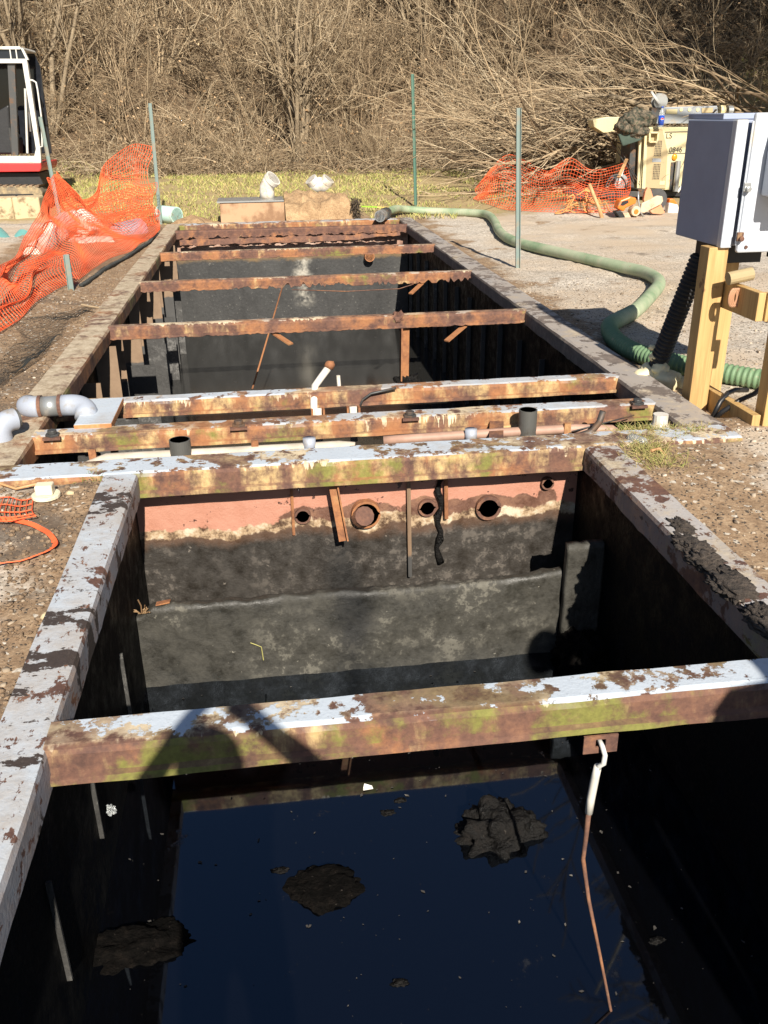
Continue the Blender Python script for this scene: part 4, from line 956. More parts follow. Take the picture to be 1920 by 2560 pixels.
mb = MB(); ext(mb, [(-60, 300), (8, 260), (14, 330), (30, 350), (30, 388), (-60, 388)], .35, .8); mb.build('operator_seat', M['black'], EX, bevel=.03)
mb = MB(); mb.tube([E_(58, 385, .3), E_(55, 300, .3), E_(52, 220, .3)], .02, 8); mb.build('grab_rail', M['white_paint'], EX)
for pts_ in ([E_(68, 330, .25), E_(62, 280, .3), E_(60, 240, .3)], [E_(20, 388, .3), E_(12, 320, .3)]): MB().tube(pts_, .022, 8).build('control_lever', M['steel_dark'], EX)
mb = MB(); mb.tube([E_(72, 200), E_(82, 201), E_(90, 206), E_(94, 225), E_(103, 290), E_(106, 366), E_(96, 369)], .014, 8); mb.build('handrail', M['white_paint'], EX, smooth=True)
mb = MB(); ext(mb, [(-170, 434), (92, 434), (104, 462), (-170, 468)], .12, 1.2); mb.build('undercarriage', M['black'], EX)
def track(y0, y1):
    mb = MB(); pr = [(-170, 466), (80, 464), (98, 468), (108, 480), (108, 500), (98, 512), (80, 516), (-170, 518)]
    ext(mb, pr, y0, y1); o = mb.build('track', dirty('muddy_track', (.16, .13, .09), (.34, .26, .15), .7, .8, bump=.5), EX, bevel=.02)
    mb = MB()
    for i in range(16): ext(mb, [(-150+i*16, 462), (-141+i*16, 462), (-141+i*16, 466.5), (-150+i*16, 466.5)], y0-.01, y1+.01)
    mb.build('track_shoe', M['soil'], o)['kind'] = 'stuff'
    mb = MB(); ext(mb, [(-170, 486), (84, 484), (92, 492), (84, 504), (-170, 506)], y0-.006, y0+.02); mb.build('track_roller_gap', M['black'], o)
track(-.06, .40); track(1.0, 1.45)
SB = [(-44, 28, 494, 548), (37, 96, 492, 546)]
for i, (x0, x1, y0, y1) in enumerate(SB):
    a = at(x0, y1, y=16.0); b = at(x1, y0, y=16.0)
    o = MB().box(a.x, b.x, 16.0, 16.4, a.z-.04, b.z).build('stone_block', M['stone'], bevel=.03)
    tag(o, ('rough tan stone block at the photo edge below the excavator track', 'rough tan stone block under the front end of the excavator track')[i], 'stone block', 'stone blocks under the excavator')

# ------------------------------------------------------------------ cream light tower trailer at the right
YT = 16.5; E_ = lambda px, py, dy=0: at(px, py, y=YT)+Vector((0, dy, 0))
LT = thing('equipment_trailer', 'cream towed generator trailer lettered LS 0846 behind the electrical box', 'trailer', tuple(at(1680, 500, y=YT)))
def slab(name, px, y0, y1, mat, parent=LT, bevel=.006):
    return ext(MB(), px, y0, y1).build(name, mat, parent, bevel=bevel)
slab('body', [(1612, 318), (1880, 318), (1870, 478), (1600, 474)], .02, 1.3, M['cream'])
slab('side_panel', [(1616, 322), (1656, 322), (1669, 378), (1664, 472), (1612, 470)], -.004, .018, M['khaki'])
slab('corner_post', [(1596, 335), (1602, 335), (1596, 470), (1590, 470)], -.05, .0, M['cream'])
slab('corner_post', [(1611, 322), (1618, 322), (1612, 472), (1603, 472)], -.03, .015, M['cream'])
slab('dark_gap_panel', [(1580, 345), (1594, 345), (1588, 470), (1572, 468)], .05, .5, M['steel_dark'])
for vx, vy in ((1637, 350), (1633, 408)):
    pl = slab('vent_grille', [(vx, vy), (vx+19, vy), (vx+16, vy+41), (vx-4, vy+41)], -.009, -.005, M['khaki'], bevel=0)
    mb = MB()
    for r_ in range(9):
        for c_ in range(5):
            x0 = vx+1.5+c_*3.5-r_*.42; y0 = vy+1.5+r_*4.4; ext(mb, [(x0, y0), (x0+1.9, y0), (x0+1.7, y0+3.2), (x0-.2, y0+3.2)], -.0125, -.0095)
    mb.build('vent_slots', M['black'], pl)
slab('label_plate', [(1631, 396), (1653, 396), (1652, 405), (1630, 405)], -.010, -.005, M['alu'], bevel=0)
slab('label_plate', [(1649, 452), (1662, 452), (1661, 462), (1648, 462)], -.010, -.005, M['cream'], bevel=0)
mb = MB()
for a_, b_ in (((1619, 331), (1640, 331)), ((1640, 331), (1637, 354)), ((1637, 354), (1618, 354)), ((1618, 354), (1619, 331))): mb.bar(E_(*a_, -.06), E_(*b_, -.06), .028, .10, up=(0, 1, 0))
mb.build('bracket', M['cream'], LT)
mb = MB().blob(E_(1687, 393, .01), (.052, .03, .06), sub=3, amp=0); mb.build('marker_light', M['amber'], LT, smooth=True)
slab('jack_slot', [(1678, 406), (1700, 404), (1694, 476), (1674, 476)], .012, .017, M['steel_dark'], bevel=0)
MB().tube([E_(1694, 402, -.04), E_(1686, 478, -.04)], .05, 12).build('jack_tube', M['galv'], LT)
MB().tube([E_(1703, 460, -.05), E_(1692, 480, -.05)], .02, 8).build('jack_crank', M['white_paint'], LT)
mast = slab('mast_beam', [(1656, 290), (1668, 268), (1810, 264), (1812, 285), (1880, 288), (1880, 308), (1656, 310)], .25, .5, M['alu'], bevel=.01)
slab('mast_slot', [(1680, 273), (1708, 273), (1707, 285), (1679, 284)], .235, .249, M['cream'], mast, 0)
slab('mast_slot', [(1770, 270), (1798, 269), (1797, 281), (1770, 282)], .235, .249, M['khaki'], mast, 0)
for x in (1718, 1739, 1760): MB().tube([E_(x, 274, .249), E_(x, 274, .24)], .032, 12).build('mast_hole', M['cream'], mast)
MB().tube([E_(1818, 276, .3), E_(1830, 276, .3)], .09, 10).build('mast_end_cap', M['cream'], LT); MB().tube([E_(1838, 276, .3), E_(1850, 276, .3)], .08, 12).build('lamp_can', M['galv'], LT)
def winch(px, py, r, dy):
    c = E_(px, py, dy); o = MB().tube([c+Vector((0, .05, 0)), c+Vector((0, .07, 0))], r, 20).tube([c+Vector((0, -.05, 0)), c+Vector((0, -.035, 0))], r*.96, 20).tube([c+Vector((0, -.04, 0)), c+Vector((0, .055, 0))], r*.45, 14)
    w_ = o.build('winch_reel', M['galv'], LT)
    return c, w_
c, w_ = winch(1661, 253, .135, .2)
MB().bar(c+Vector((-.22, -.1, .16)), c+Vector((-.03, -.1, -.06)), .035, .02, up=(0, 1, 0)).build('winch_crank', M['white_paint'], w_)
MB().box(c.x-.16, c.x+.02, c.y-.06, c.y+.06, c.z-.26, c.z-.10).build('winch_mount', M['steel_dark'], w_)
c, w2 = winch(1537, 451, .13, -.25)
MB().bar(c+Vector((.0, -.1, .22)), c+Vector((-.06, -.1, -.04)), .035, .02, up=(0, 1, 0)).build('winch_crank', M['white_paint'], w2)
slab('tongue', [(1436, 474), (1612, 476), (1612, 488), (1436, 492)], -.3, -.18, M['steel_dark'])
slab('coupler', [(1398, 476), (1430, 470), (1444, 468), (1448, 494), (1424, 494), (1418, 482), (1398, 480)], -.32, -.16, M['steel_dark'])
MB().tube([E_(1476, 468, -.25), E_(1478, 548, -.25)], .05, 10).build('tongue_jack', M['pvc_dark'], LT); MB().tube([E_(1478, 515, -.25), E_(1480, 548, -.25)], .04, 10).build('jack_foot', M['galv'], LT)
slab('platform', [(1580, 470), (1640, 472), (1640, 476), (1580, 475)], -.3, .05, M['steel_dark'], bevel=0)
wh = MB().tube([E_(1760, 505, -.0), E_(1760, 505, .2)], .33, 26).build('wheel', M['black'], LT, bevel=.03); MB().tube([E_(1760, 505, -.01), E_(1760, 505, .02)], .17, 18).build('wheel_rim', M['cream'], wh)
slab('chassis', [(1600, 478), (1880, 480), (1880, 492), (1604, 492)], .1, 1.2, M['black'], bevel=0)
mb = MB(); ext(mb, [(1497, 300), (1536, 292), (1620, 294), (1620, 318), (1536, 332), (1524, 333), (1500, 318)], .3, .6); mb.build('outrigger', M['cream'], LT, bevel=.01)
MB().tube([E_(1520, 337, .1), E_(1596, 462, -.05)], .008, 5).build('guy_wire', M['steel_dark'], LT); MB().tube([E_(1550, 365, .1), E_(1596, 455, -.05)], .006, 5).build('guy_wire', M['steel_dark'], LT)
def text(s_, px, py, size, dy, mat, parent, name, shear=0):
    cu = bpy.data.curves.new(name, 'FONT'); cu.body = s_; cu.size = size; cu.extrude = .002; cu.shear = shear
    to = bpy.data.objects.new('tmp', cu); COL.objects.link(to); bpy.context.view_layer.update()
    me = bpy.data.meshes.new_from_object(to.evaluated_get(bpy.context.evaluated_depsgraph_get())); bpy.data.objects.remove(to)
    p = E_(px, py, dy); me.transform(Matrix.Translation(p) @ Matrix.Rotation(PI/2, 4, 'X')); return link(name, me, mat, parent)
M['ink'] = plain('black_marker_ink', (.03, .028, .025), .6)
text('LS', 1665, 346, .125, .013, M['ink'], LT, 'lettering'); text('0846', 1673, 381, .125, .013, M['ink'], LT, 'lettering')
mb = MB(); mb.bar(E_(1663, 330.5, .014), E_(1720, 329, .014), .012, .004, up=(0, 1, 0)).bar(E_(1672, 383.5, .014), E_(1725, 383, .014), .012, .004, up=(0, 1, 0)); mb.build('seam_line', M['steel_dark'], LT)
# coat, bottle and tools
mb = MB(); c = at(1582, 308, y=16.3)
for dx, dz, r_, rz, sd_ in ((0, .02, .24, .20, 1), (.16, .06, .19, .15, 2), (-.10, -.04, .2, .17, 3), (.09, -.12, .2, .14, 4)): mb.blob(c+Vector((dx, 0, dz)), (r_, .17, rz), seed=sd_, sub=4, amp=.35, fr=1.7)
tag(mb.build('camouflage_coat', M['camo'], smooth=True), 'camouflage coat bundled over the upper corner of the cream trailer', 'coat')
mb = MB(); a_, b_, c_, d2 = at(1546, 335, y=16.22), at(1626, 325, y=16.25), at(1600, 352, y=16.2), at(1557, 366, y=16.18)
mb.add([a_, b_, c_, d2, a_+Vector((0, .08, 0)), b_+Vector((0, .08, 0)), c_+Vector((0, .06, 0)), d2+Vector((0, .06, 0))], [(0, 1, 2, 3), (7, 6, 5, 4), (0, 4, 5, 1), (1, 5, 6, 2), (2, 6, 7, 3), (3, 7, 4, 0)])
tag(mb.build('cloth_flap', plain('dark_green_cloth', (.045, .065, .05), .9, bump=.5), bevel=.02), 'dark green cloth hanging under the camouflage coat', 'cloth')
b = at(1651, 318, y=16.35); SBt = thing('soda_bottle', 'plastic soda bottle with blue label and round emblem standing on the trailer', 'bottle', tuple(b))
def lathe(name, prof, mat, parent, base, n=18):
    mb = MB(); mb.tube([base+Vector((0, 0, z)) for r_, z in prof], [r_ for r_, z in prof], n); return mb.build(name, mat, parent, smooth=True)
lathe('bottle_body', [(.045, 0), (.052, .02), (.052, .20), (.048, .23), (.025, .29), (.018, .31)], M['clear'], SBt, b)
lab = lathe('label', [(.0535, .03), (.0535, .19)], M['soda'], SBt, b)
lathe('cap', [(.02, .31), (.02, .335)], M['soda'], SBt, b)
e = b+Vector((-.005, -.056, .125))
mb = MB().tube([e, e+Vector((0, -.002, 0))], .030, 16); em = mb.build('emblem', M['pvc_white'], lab)
mb = MB(); mb.add([e+Vector((.028*math.cos(t), -.003, .028*math.sin(t))) for t in [PI*.02+PI*.96*i/10 for i in range(11)]], [tuple(range(11))]); mb.build('emblem_band', M['red'], em)
mb = MB(); mb.add([e+Vector((.028*math.cos(t), -.003, -.006-.022*math.sin(t))) for t in [PI*i/10 for i in range(11)]], [tuple(range(11))]); mb.build('emblem_band', M['soda'], em)
YC = 14.5; E_ = lambda px, py, dy=0: at(px, py, y=YC)+Vector((0, dy, 0))
SW = thing('concrete_saw', 'orange and tan hand held cutting saw lying before the trailer', 'saw', tuple(E_(1615, 545)))
MB().tube([E_(1643, 500, .02), E_(1643, 500, .035)], .175, 26).build('cutting_disc', M['blade'], SW)
ext(MB(), [(1612, 480), (1618, 468), (1626, 472), (1632, 492), (1648, 504), (1662, 532), (1650, 536), (1630, 534), (1618, 522), (1608, 500)], -.02, .06).build('blade_guard', dirty('worn_orange_guard', (.62, .26, .13), (.45, .3, .18), .4, .6), SW, bevel=.01)
ext(MB(), [(1596, 530), (1600, 508), (1640, 488), (1652, 490), (1654, 502), (1648, 510), (1606, 532)], -.07, -.01).build('cutting_arm', M['saw_tan'], SW, bevel=.012)
bd = ext(MB(), [(1538, 520), (1545, 500), (1570, 490), (1586, 494), (1584, 508), (1560, 518), (1554, 528)], -.10, .10).build('engine_cover', M['saw_orange'], SW, bevel=.02)
ext(MB(), [(1545, 512), (1550, 502), (1564, 499), (1566, 505), (1552, 513)], -.104, -.10).build('handle_opening', M['black'], bd)
MB().tube([E_(1582, 526, -.14), E_(1582, 526, .02)], .078, 18).build('starter_housing', M['saw_tan'], SW, bevel=.012); MB().tube([E_(1582, 527, -.15), E_(1582, 527, -.141)], .038, 14).build('starter_boss', M['saw_orange'], SW)
ext(MB(), [(1534, 528), (1548, 526), (1566, 546), (1548, 548)], -.08, .08).build('saw_base', M['black'], SW, bevel=.01); ext(MB(), [(1552, 532), (1566, 530), (1574, 546), (1560, 548)], -.10, -.02).build('fuel_tank', M['saw_tan'], SW, bevel=.01)
MB().tube([E_(1592, 478, -.06), E_(1591, 500, -.08), E_(1597, 530, -.08), E_(1606, 542, -.08)], .014, 8).build('front_handle', M['galv'], SW, smooth=True)
JG = thing('fuel_jug', 'small orange and white jug beyond the cutting saw', 'jug', tuple(at(1682, 535, y=14.9)))
E_ = lambda px, py, dy=0: at(px, py, y=14.9)+Vector((0, dy, 0))
ext(MB(), [(1664, 535), (1668, 505), (1690, 510), (1698, 532), (1690, 537)], -.08, .08).build('jug_body', M['pvc_white'], JG, bevel=.02); ext(MB(), [(1668, 508), (1670, 496), (1680, 496), (1690, 508), (1682, 514)], -.07, .07).build('jug_top', M['saw_orange'], JG, bevel=.02)
E_ = lambda px, py, dy=0: at(px, py, y=14.6)+Vector((0, dy, 0))
tag(MB().tube([E_(1484, 462, .2), E_(1492, 490, .15), E_(1500, 520, .05), E_(1507, 552, 0)], [.028, .032, .030, .035], 8).build('tool_handle', M['wood'], smooth=True), 'curved tan wooden tool handle propped against the trailer hitch', 'tool')
tag(MB().bar(at(1546, 444, y=15.9), at(1567, 398, y=16.1), .05, .025).build('wooden_stake', M['wood']), 'short wooden stake leaning beside the lower winch reel', 'stake')
mb = MB()
for k_, (r_, dx, dz) in enumerate(((.20, 0, 0), (.185, .02, -.02), (.21, -.01, -.015))):
    c = at(1540, 470, y=15.9); mb.tube([c+Vector((dx+r_*.9*math.cos(t), -.02*k_+.05*math.sin(t), dz+r_*1.1*math.sin(t))) for t in [2*PI*i/28 for i in range(29)]], .009, 5)
tag(mb.build('wire_coil', M['steel_dark'], smooth=True), 'coil of dark wire hanging on the trailer hitch', 'wire coil')
mb = MB(); rr = random.Random(5); c = at(1445, 520, y=15.0)
for k_ in range(16):
    a_ = c+Vector((rr.uniform(-.25, .35), rr.uniform(-.1, .1), rr.uniform(.05, .25))); pts = [a_]
    for i in range(6): a_ = a_+Vector((rr.uniform(-.10, .10), rr.uniform(-.04, .04), rr.uniform(-.11, .05))); a_.z = max(a_.z, -.05); pts.append(a_)
    mb.tube(catmull(pts, 3), .010, 5)
tag(mb.build('orange_rope', plain('orange_tan_rope', (.62, .27, .09), .8), smooth=True), 'tangle of orange rope and cord hanging from the hitch coupler', 'rope')

# ------------------------------------------------------------------ small things on the near ground
b = G(115, 1236); b.z = gz(b.x, b.y)+.0
WC = thing('square_plug', 'cream square headed plastic plug with round flange lying on left soil', 'plug', tuple(b))
cream_pl = dirty('cream_plastic', (.74, .66, .48), (.5, .42, .3), .35, .5)
MB().tube([b+Vector((0, 0, .005)), b+Vector((0, 0, .022))], .062, 22).build('flange', cream_pl, WC, bevel=.003)
MB().box(b.x-.038, b.x+.036, b.y-.03, b.y+.03, b.z+.022, b.z+.068).build('square_head', cream_pl, WC, bevel=.006)
tag(MB().tube([G(-30, 1208)+Vector((0, 0, .02)), G(40, 1222)+Vector((0, 0, .0)), G(95, 1220)+Vector((0, 0, .02))], .006, 6).build('thin_stick', M['wood']), 'thin pale stick lying beside the cream plug', 'stick')
b = G(1592, 1110); mb = MB().tube([b+Vector((-.035, .055, .01)), b+Vector((-.02, .03, .018)), b+Vector((.02, -.03, .015)), b+Vector((.03, -.045, .012))], [.012, .03, .028, .018], 12)
tag(mb.build('crushed_bottle', M['clear'], smooth=True), 'crushed clear plastic bottle lying in the weeds by the right rim', 'bottle')
mb = MB().tube([G(560, 0) if False else G(205, 762), G(225, 766), G(255, 770)], [.012, .01, .006], 6); tag(mb.build('dry_stick', M['bark']), 'dry stick on the earth beside the short post stub', 'stick')
mb = MB().tube([G(1625, 1142)+Vector((0, 0, .03)), G(1645, 1136)+Vector((0, 0, .03)), G(1665, 1138)], [.008, .007, .004], 6); tag(mb.build('dry_stick', M['wood']), 'pale bent twig lying in the weeds by the right rim', 'stick')
for px, py, r_, lb in ((111, 1508, .022, 'round tan pebble on the soil beside the left rim'), (175, 1228, .018, 'squarish pale stone beside the cream plug')):
    b = G(px, py); tag(MB().blob((b.x, b.y, gz(b.x, b.y)+r_*.5), (r_, r_*.8, r_*.7), seed=px, sub=3, amp=.2).build('stone', M['stone'], smooth=True), lb, 'stone')

# loose pebbles and clods, uncountable
R8 = np.random.default_rng(8)
OCT = np.array([(1, 0, 0), (-1, 0, 0), (0, 1, 0), (0, -1, 0), (0, 0, 1), (0, 0, -1)], float)
_p = (1+5**.5)/2
ICO = np.array([(-1, _p, 0), (1, _p, 0), (-1, -_p, 0), (1, -_p, 0), (0, -1, _p), (0, 1, _p), (0, -1, -_p), (0, 1, -_p), (_p, 0, -1), (_p, 0, 1), (-_p, 0, -1), (-_p, 0, 1)])/1.9
IF = np.array([(0, 11, 5), (0, 5, 1), (0, 1, 7), (0, 7, 10), (0, 10, 11), (1, 5, 9), (5, 11, 4), (11, 10, 2), (10, 7, 6), (7, 1, 8), (3, 9, 4), (3, 4, 2), (3, 2, 6), (3, 6, 8), (3, 8, 9), (4, 9, 5), (2, 4, 11), (6, 2, 10), (8, 6, 7), (9, 8, 1)])
OF = np.array([(0, 2, 4), (2, 1, 4), (1, 3, 4), (3, 0, 4), (2, 0, 5), (1, 2, 5), (3, 1, 5), (0, 3, 5)])
def scatter(name, n, zones, smin, smax, mat, label):
    Vs = []; Fs = []; k = 0
    per = n//len(zones)
    for x0, x1, y0, y1 in zones:
        for _ in range(per):
            x = R8.uniform(x0, x1); y = R8.uniform(y0, y1); s_ = smin+(smax-smin)*R8.random()**4.5
            if -.82 < x < 1.67 and y < 4.2 or -1.46 < x < 2.33 and 3.93 < y < 14.6: continue
            V = ICO*R8.uniform(.65, 1.3, (12, 1))*R8.uniform(.8, 1.2, (12, 3))*s_*np.array([R8.uniform(.8, 1.4), 1, R8.uniform(.45, .9)]); a = R8.random()*6.28
            c_, s2 = math.cos(a), math.sin(a); V = V@np.array([[c_, s2, 0], [-s2, c_, 0], [0, 0, 1]])
            Vs.append(V+np.array([x, y, gz(x, y)+s_*.25])); Fs.append(IF+k); k += 12
    me = np_mesh(name, np.concatenate(Vs), np.concatenate(Fs)); o = link(name, me, mat); return tag(o, label, 'stones', kind='stuff')
scatter('loose_pebbles', 9000, [(-2.2, -.80, .9, 4.0), (-3.2, -1.45, 4.0, 9.0), (1.66, 3.2, 2.0, 4.6), (2.32, 4.0, 4.0, 9)], .002, .013, M['pebble'], 'loose pebbles strewn over the gravel and soil')
scatter('soil_clods', 6000, [(-1.5, -.80, .9, 4.0), (-1.25, -.80, .9, 4.0), (-2.0, -1.46, 4.4, 13.0)], .002, .016, M['soil'], 'crumbled clods of soil along the tank rim')

# ------------------------------------------------------------------ plants
def grow(P, D, L, r0, r1, K, wob, lift, rg):
    """branches as polylines: P,D start and direction (B,3), L length, r0..r1 radii; returns points (B,K+1,3), radii (B,K+1)"""
    B = len(P); pts = np.empty((B, K+1, 3)); pts[:, 0] = P; d = D/np.linalg.norm(D, axis=1, keepdims=True)
    for k in range(K):
        d = d + rg.normal(0, wob, (B, 3)); d[:, 2] += lift; d /= np.linalg.norm(d, axis=1, keepdims=True)
        pts[:, k+1] = pts[:, k]+d*(L/K)[:, None]
    t = np.linspace(0, 1, K+1)[None]; return pts, r0[:, None]*(1-t)+r1[:, None]*t
def kids(pts, rad, n, lo, ang, lf, rf, rg, K, wob, lift):
    B, K1, _ = pts.shape; idx = np.repeat(np.arange(B), n); t = rg.uniform(lo, .98, B*n)*(K1-1); i = np.minimum(t.astype(int), K1-2); f = t-i
    P = pts[idx, i]*(1-f)[:, None]+pts[idx, i+1]*f[:, None]; T_ = pts[idx, i+1]-pts[idx, i]; T_ /= np.linalg.norm(T_, axis=1, keepdims=True)+1e-9
    D = T_+rg.normal(0, ang, T_.shape); seg = np.linalg.norm(np.diff(pts, axis=1), axis=2).sum(1)
    L = seg[idx]*rg.uniform(lf*.6, lf*1.3, B*n)*(1.15-.6*t/(K1-1)); r = rad[idx, i]*rf
    return grow(P, D, L, r, r*.35, K, wob, lift, rg)
def tubes(sets, n=3):
    VV = []; FF = []; k0 = 0
    for pts, rad in sets:
        B, K, _ = pts.shape; T_ = np.gradient(pts, axis=1); T_ /= np.linalg.norm(T_, axis=2, keepdims=True)+1e-9
        ref = np.where(np.abs(T_[..., 2:3]) > .9, np.array([1., 0, 0]), np.array([0, 0, 1.])); a = np.cross(T_, ref); a /= np.linalg.norm(a, axis=2, keepdims=True)+1e-9; b = np.cross(T_, a)
        ang = np.arange(n)*2*PI/n; ring = pts[:, :, None]+rad[:, :, None, None]*(a[:, :, None]*np.cos(ang)[None, None, :, None]+b[:, :, None]*np.sin(ang)[None, None, :, None])
        VV.append(ring.reshape(-1, 3)); ix = k0+np.arange(B*K*n).reshape(B, K, n); nx_ = np.roll(ix, -1, 2)
        FF.append(np.stack([ix[:, :-1], nx_[:, :-1], nx_[:, 1:], ix[:, 1:]], -1).reshape(-1, 4)); k0 += B*K*n
    return np.concatenate(VV), np.concatenate(FF)
def shrub_mesh(name, seed, h, stems, spread, arch, dens=1.0, rs=.021):
    rg = np.random.default_rng(seed); n = stems
    P = np.zeros((n, 3)); P[:, :2] = rg.normal(0, .12, (n, 2)); D = np.zeros((n, 3)); D[:, :2] = rg.normal(0, spread, (n, 2)); D[:, 2] = 1
    a = grow(P, D, rg.uniform(.6, 1.1, n)*h, rg.uniform(.7, 1.3, n)*rs, np.full(n, rs*.3), 8, .09, arch, rg)
    b = kids(*a, int(7*dens), .2, .45, .42, .62, rg, 6, .14, arch*.6)
    c = kids(*b, int(6*dens), .15, .5, .42, .7, rg, 4, .18, arch*.3)
    c = (c[0], np.maximum(c[1], .0030))
    return np_mesh(name, *tubes([a, b, c]))
protos = [shrub_mesh('bare_shrub', 1, 3.0, 9, .28, -.03), shrub_mesh('bare_shrub', 2, 2.6, 12, .5, -.12), shrub_mesh('bare_shrub', 3, 3.6, 7, .2, .0),
          shrub_mesh('bare_shrub', 4, 2.2, 14, .6, -.16), shrub_mesh('bare_shrub', 5, 3.2, 10, .38, -.07), shrub_mesh('bare_shrub', 6, 1.7, 16, .7, -.10)]
for me in protos: me.materials.append(M['bark'])
rs_ = random.Random(21); nS = 0
for row, (y0, n_, smin, smax) in enumerate(((21.4, 26, .40, .7), (22.4, 30, .6, 1.0), (23.7, 30, .8, 1.15), (25.4, 30, .9, 1.3), (27.6, 28, 1.0, 1.4), (30.2, 26, 1.1, 1.5))):
    for i in range(n_):
        x = -8+ (26+.5*row)*(i+rs_.random())/n_; y = y0+rs_.uniform(-.5, .9)
        if x > 5.5: y -= min(1.8, (x-5.5)*.3)
        if row < 2 and 3.0 < x < 10 and rs_.random() < .6: continue
        me = protos[rs_.randrange(6)]; o = bpy.data.objects.new('bare_shrub', me); COL.objects.link(o)
        s_ = rs_.uniform(smin, smax); o.location = (x, y, gz(x, y, False)-.05); o.rotation_euler = (rs_.uniform(-.12, .12), rs_.uniform(-.12, .12), rs_.random()*6.28); o.scale = (s_, s_, s_*rs_.uniform(.85, 1.15))
        tag(o, 'tangled leafless shrub in the brown thicket on the hillside', 'shrub', 'leafless shrubs of the hillside thicket'); nS += 1

def tree(x, y, h, stems, seed, label, lean=(0, 0), r=.09, spread=.16, dens=1.0, mat='bark', tm='trunk', group=None, twr=.004):
    rg = np.random.default_rng(seed); z0 = gz(x, y, False)-.1
    R_ = thing('bare_tree', label, 'tree', (x, y, z0), group); n = stems
    P = np.zeros((n, 3)); P[:, :2] = rg.normal(0, r*1.6 if n > 1 else .001, (n, 2)); D = np.zeros((n, 3)); D[:, :2] = rg.normal(0, spread, (n, 2))+np.array(lean); D[:, 2] = 1
    a = grow(P, D, rg.uniform(.75, 1.05, n)*h, rg.uniform(.7, 1.15, n)*r, np.full(n, r*.18), 14, .05, .02, rg)
    b = kids(*a, int(11*dens), .18, .55, .38, .5, rg, 8, .12, .04); c = kids(*b, int(7*dens), .2, .55, .42, .55, rg, 5, .16, .02); d = kids(*c, int(5*dens), .2, .55, .45, .6, rg, 3, .2, 0)
    d = (d[0], np.maximum(d[1], twr))
    c = (c[0], np.maximum(c[1], twr*1.2))
    me = np_mesh('trunk', *tubes([a], 8)); o = link('trunk', me, M[tm], smooth=True, loc=(0, 0, 0)); o.parent = R_
    me = np_mesh('crown', *tubes([b], 5)); o = link('limbs', me, M[tm if mat != 'bark_dark' else mat], loc=(0, 0, 0)); o.parent = R_
    me = np_mesh('crown', *tubes([c, d], 3)); o = link('crown', me, M[mat], loc=(0, 0, 0)); o.parent = R_
    return R_
tree(.9, 22.3, 6.0, 6, 31, 'pale multi stemmed bare tree rising straight from the grass edge near the middle', spread=.10, r=.06)
tree(-4.6, 22.0, 5.0, 7, 32, 'thick stemmed bare tree clump behind the tall leaning fence post at left', spread=.22, r=.07, dens=.9)
tree(-6.4, 23.0, 7.0, 4, 33, 'bare tree with spreading limbs behind the excavator cab', spread=.15, r=.06)
tree(6.6, 24.6, 7.0, 3, 34, 'slender bare tree leaning over the brush pile', lean=(-.25, 0), r=.05)
tree(4.2, 25.5, 7.5, 3, 35, 'grey bare tree halfway up the slope behind the tall green post', spread=.08, r=.07)
tree(12.2, 24.5, 10.0, 2, 36, 'stout dark forked bare tree on the slope above the trailer', spread=.10, r=.17, mat='bark_dark', dens=.8)
tree(13.6, 25.6, 12.0, 2, 37, 'tall dark bare tree at the right edge of the slope', spread=.12, r=.15, mat='bark_dark', dens=.8)
tree(10.6, 26.5, 11.0, 2, 38, 'dark bare tree with upright limbs between the trailer and the forked tree', spread=.1, r=.12, mat='bark_dark', dens=.8)
# tall trees on the hill at the right, seen in the photo as dark reflections in the water
for i, (x, y, h_) in enumerate(((11.2, 13.5, 21), (13.4, 15.0, 24), (12.0, 10.8, 22), (15.5, 12.5, 24), (15.0, 17.5, 25))):
    tree(x, y, h_, 2, 50+i, 'very tall bare tree right of the yard, mirrored in the dark water', r=.20, spread=.12, mat='bark_dark', dens=1.2, group='tall trees mirrored in the water', twr=.02, tm='trunk')

# brush pile of cut branches behind the trailer
rg = np.random.default_rng(77); n = 330
P = np.stack([rg.uniform(5.6, 10.5, n), rg.uniform(18.0, 20.2, n), np.zeros(n)], 1); P[:, 2] = .1+rg.uniform(.0, 1.7, n)*np.clip((P[:, 0]-4.8)/3.5, .25, 1)
D = np.stack([-np.ones(n), rg.normal(-.05, .5, n), rg.normal(.25, .42, n)], 1)
a = grow(P, D, rg.uniform(1.5, 4.6, n), rg.uniform(.008, .036, n), np.full(n, .006), 10, .10, -.04, rg); a[0][..., 2] = np.maximum(a[0][..., 2], .12)
b = kids(*a, 5, .25, .3, .4, .55, rg, 6, .1, -.02); b[0][..., 2] = np.maximum(b[0][..., 2], .1); c = kids(*b, 3, .2, .4, .4, .6, rg, 4, .15, -.02); c = (c[0], np.maximum(c[1], .003))
BP = thing('brush_pile', 'heap of cut arching branches behind the orange net and cream trailer', 'brush pile', (8, 19, .1))
o = link('branches', np_mesh('branches', *tubes([a], 6)), M['bark'], BP, smooth=True)
o = link('twigs', np_mesh('twigs', *tubes([b, c], 3)), M['bark'], BP)
# one big bent bough over the pile
q = [at(1640, 285, y=18.2), at(1560, 248, y=18.2), at(1480, 240, y=18.2), at(1420, 250, y=18.2), at(1385, 285, y=18.2), at(1370, 330, y=18.3)]
tag(MB().tube(catmull(q, 6), [.055-.0012*i for i in range(31)], 8).build('fallen_bough', M['trunk'], smooth=True), 'thick pale fallen bough arching over the brush pile', 'branch')

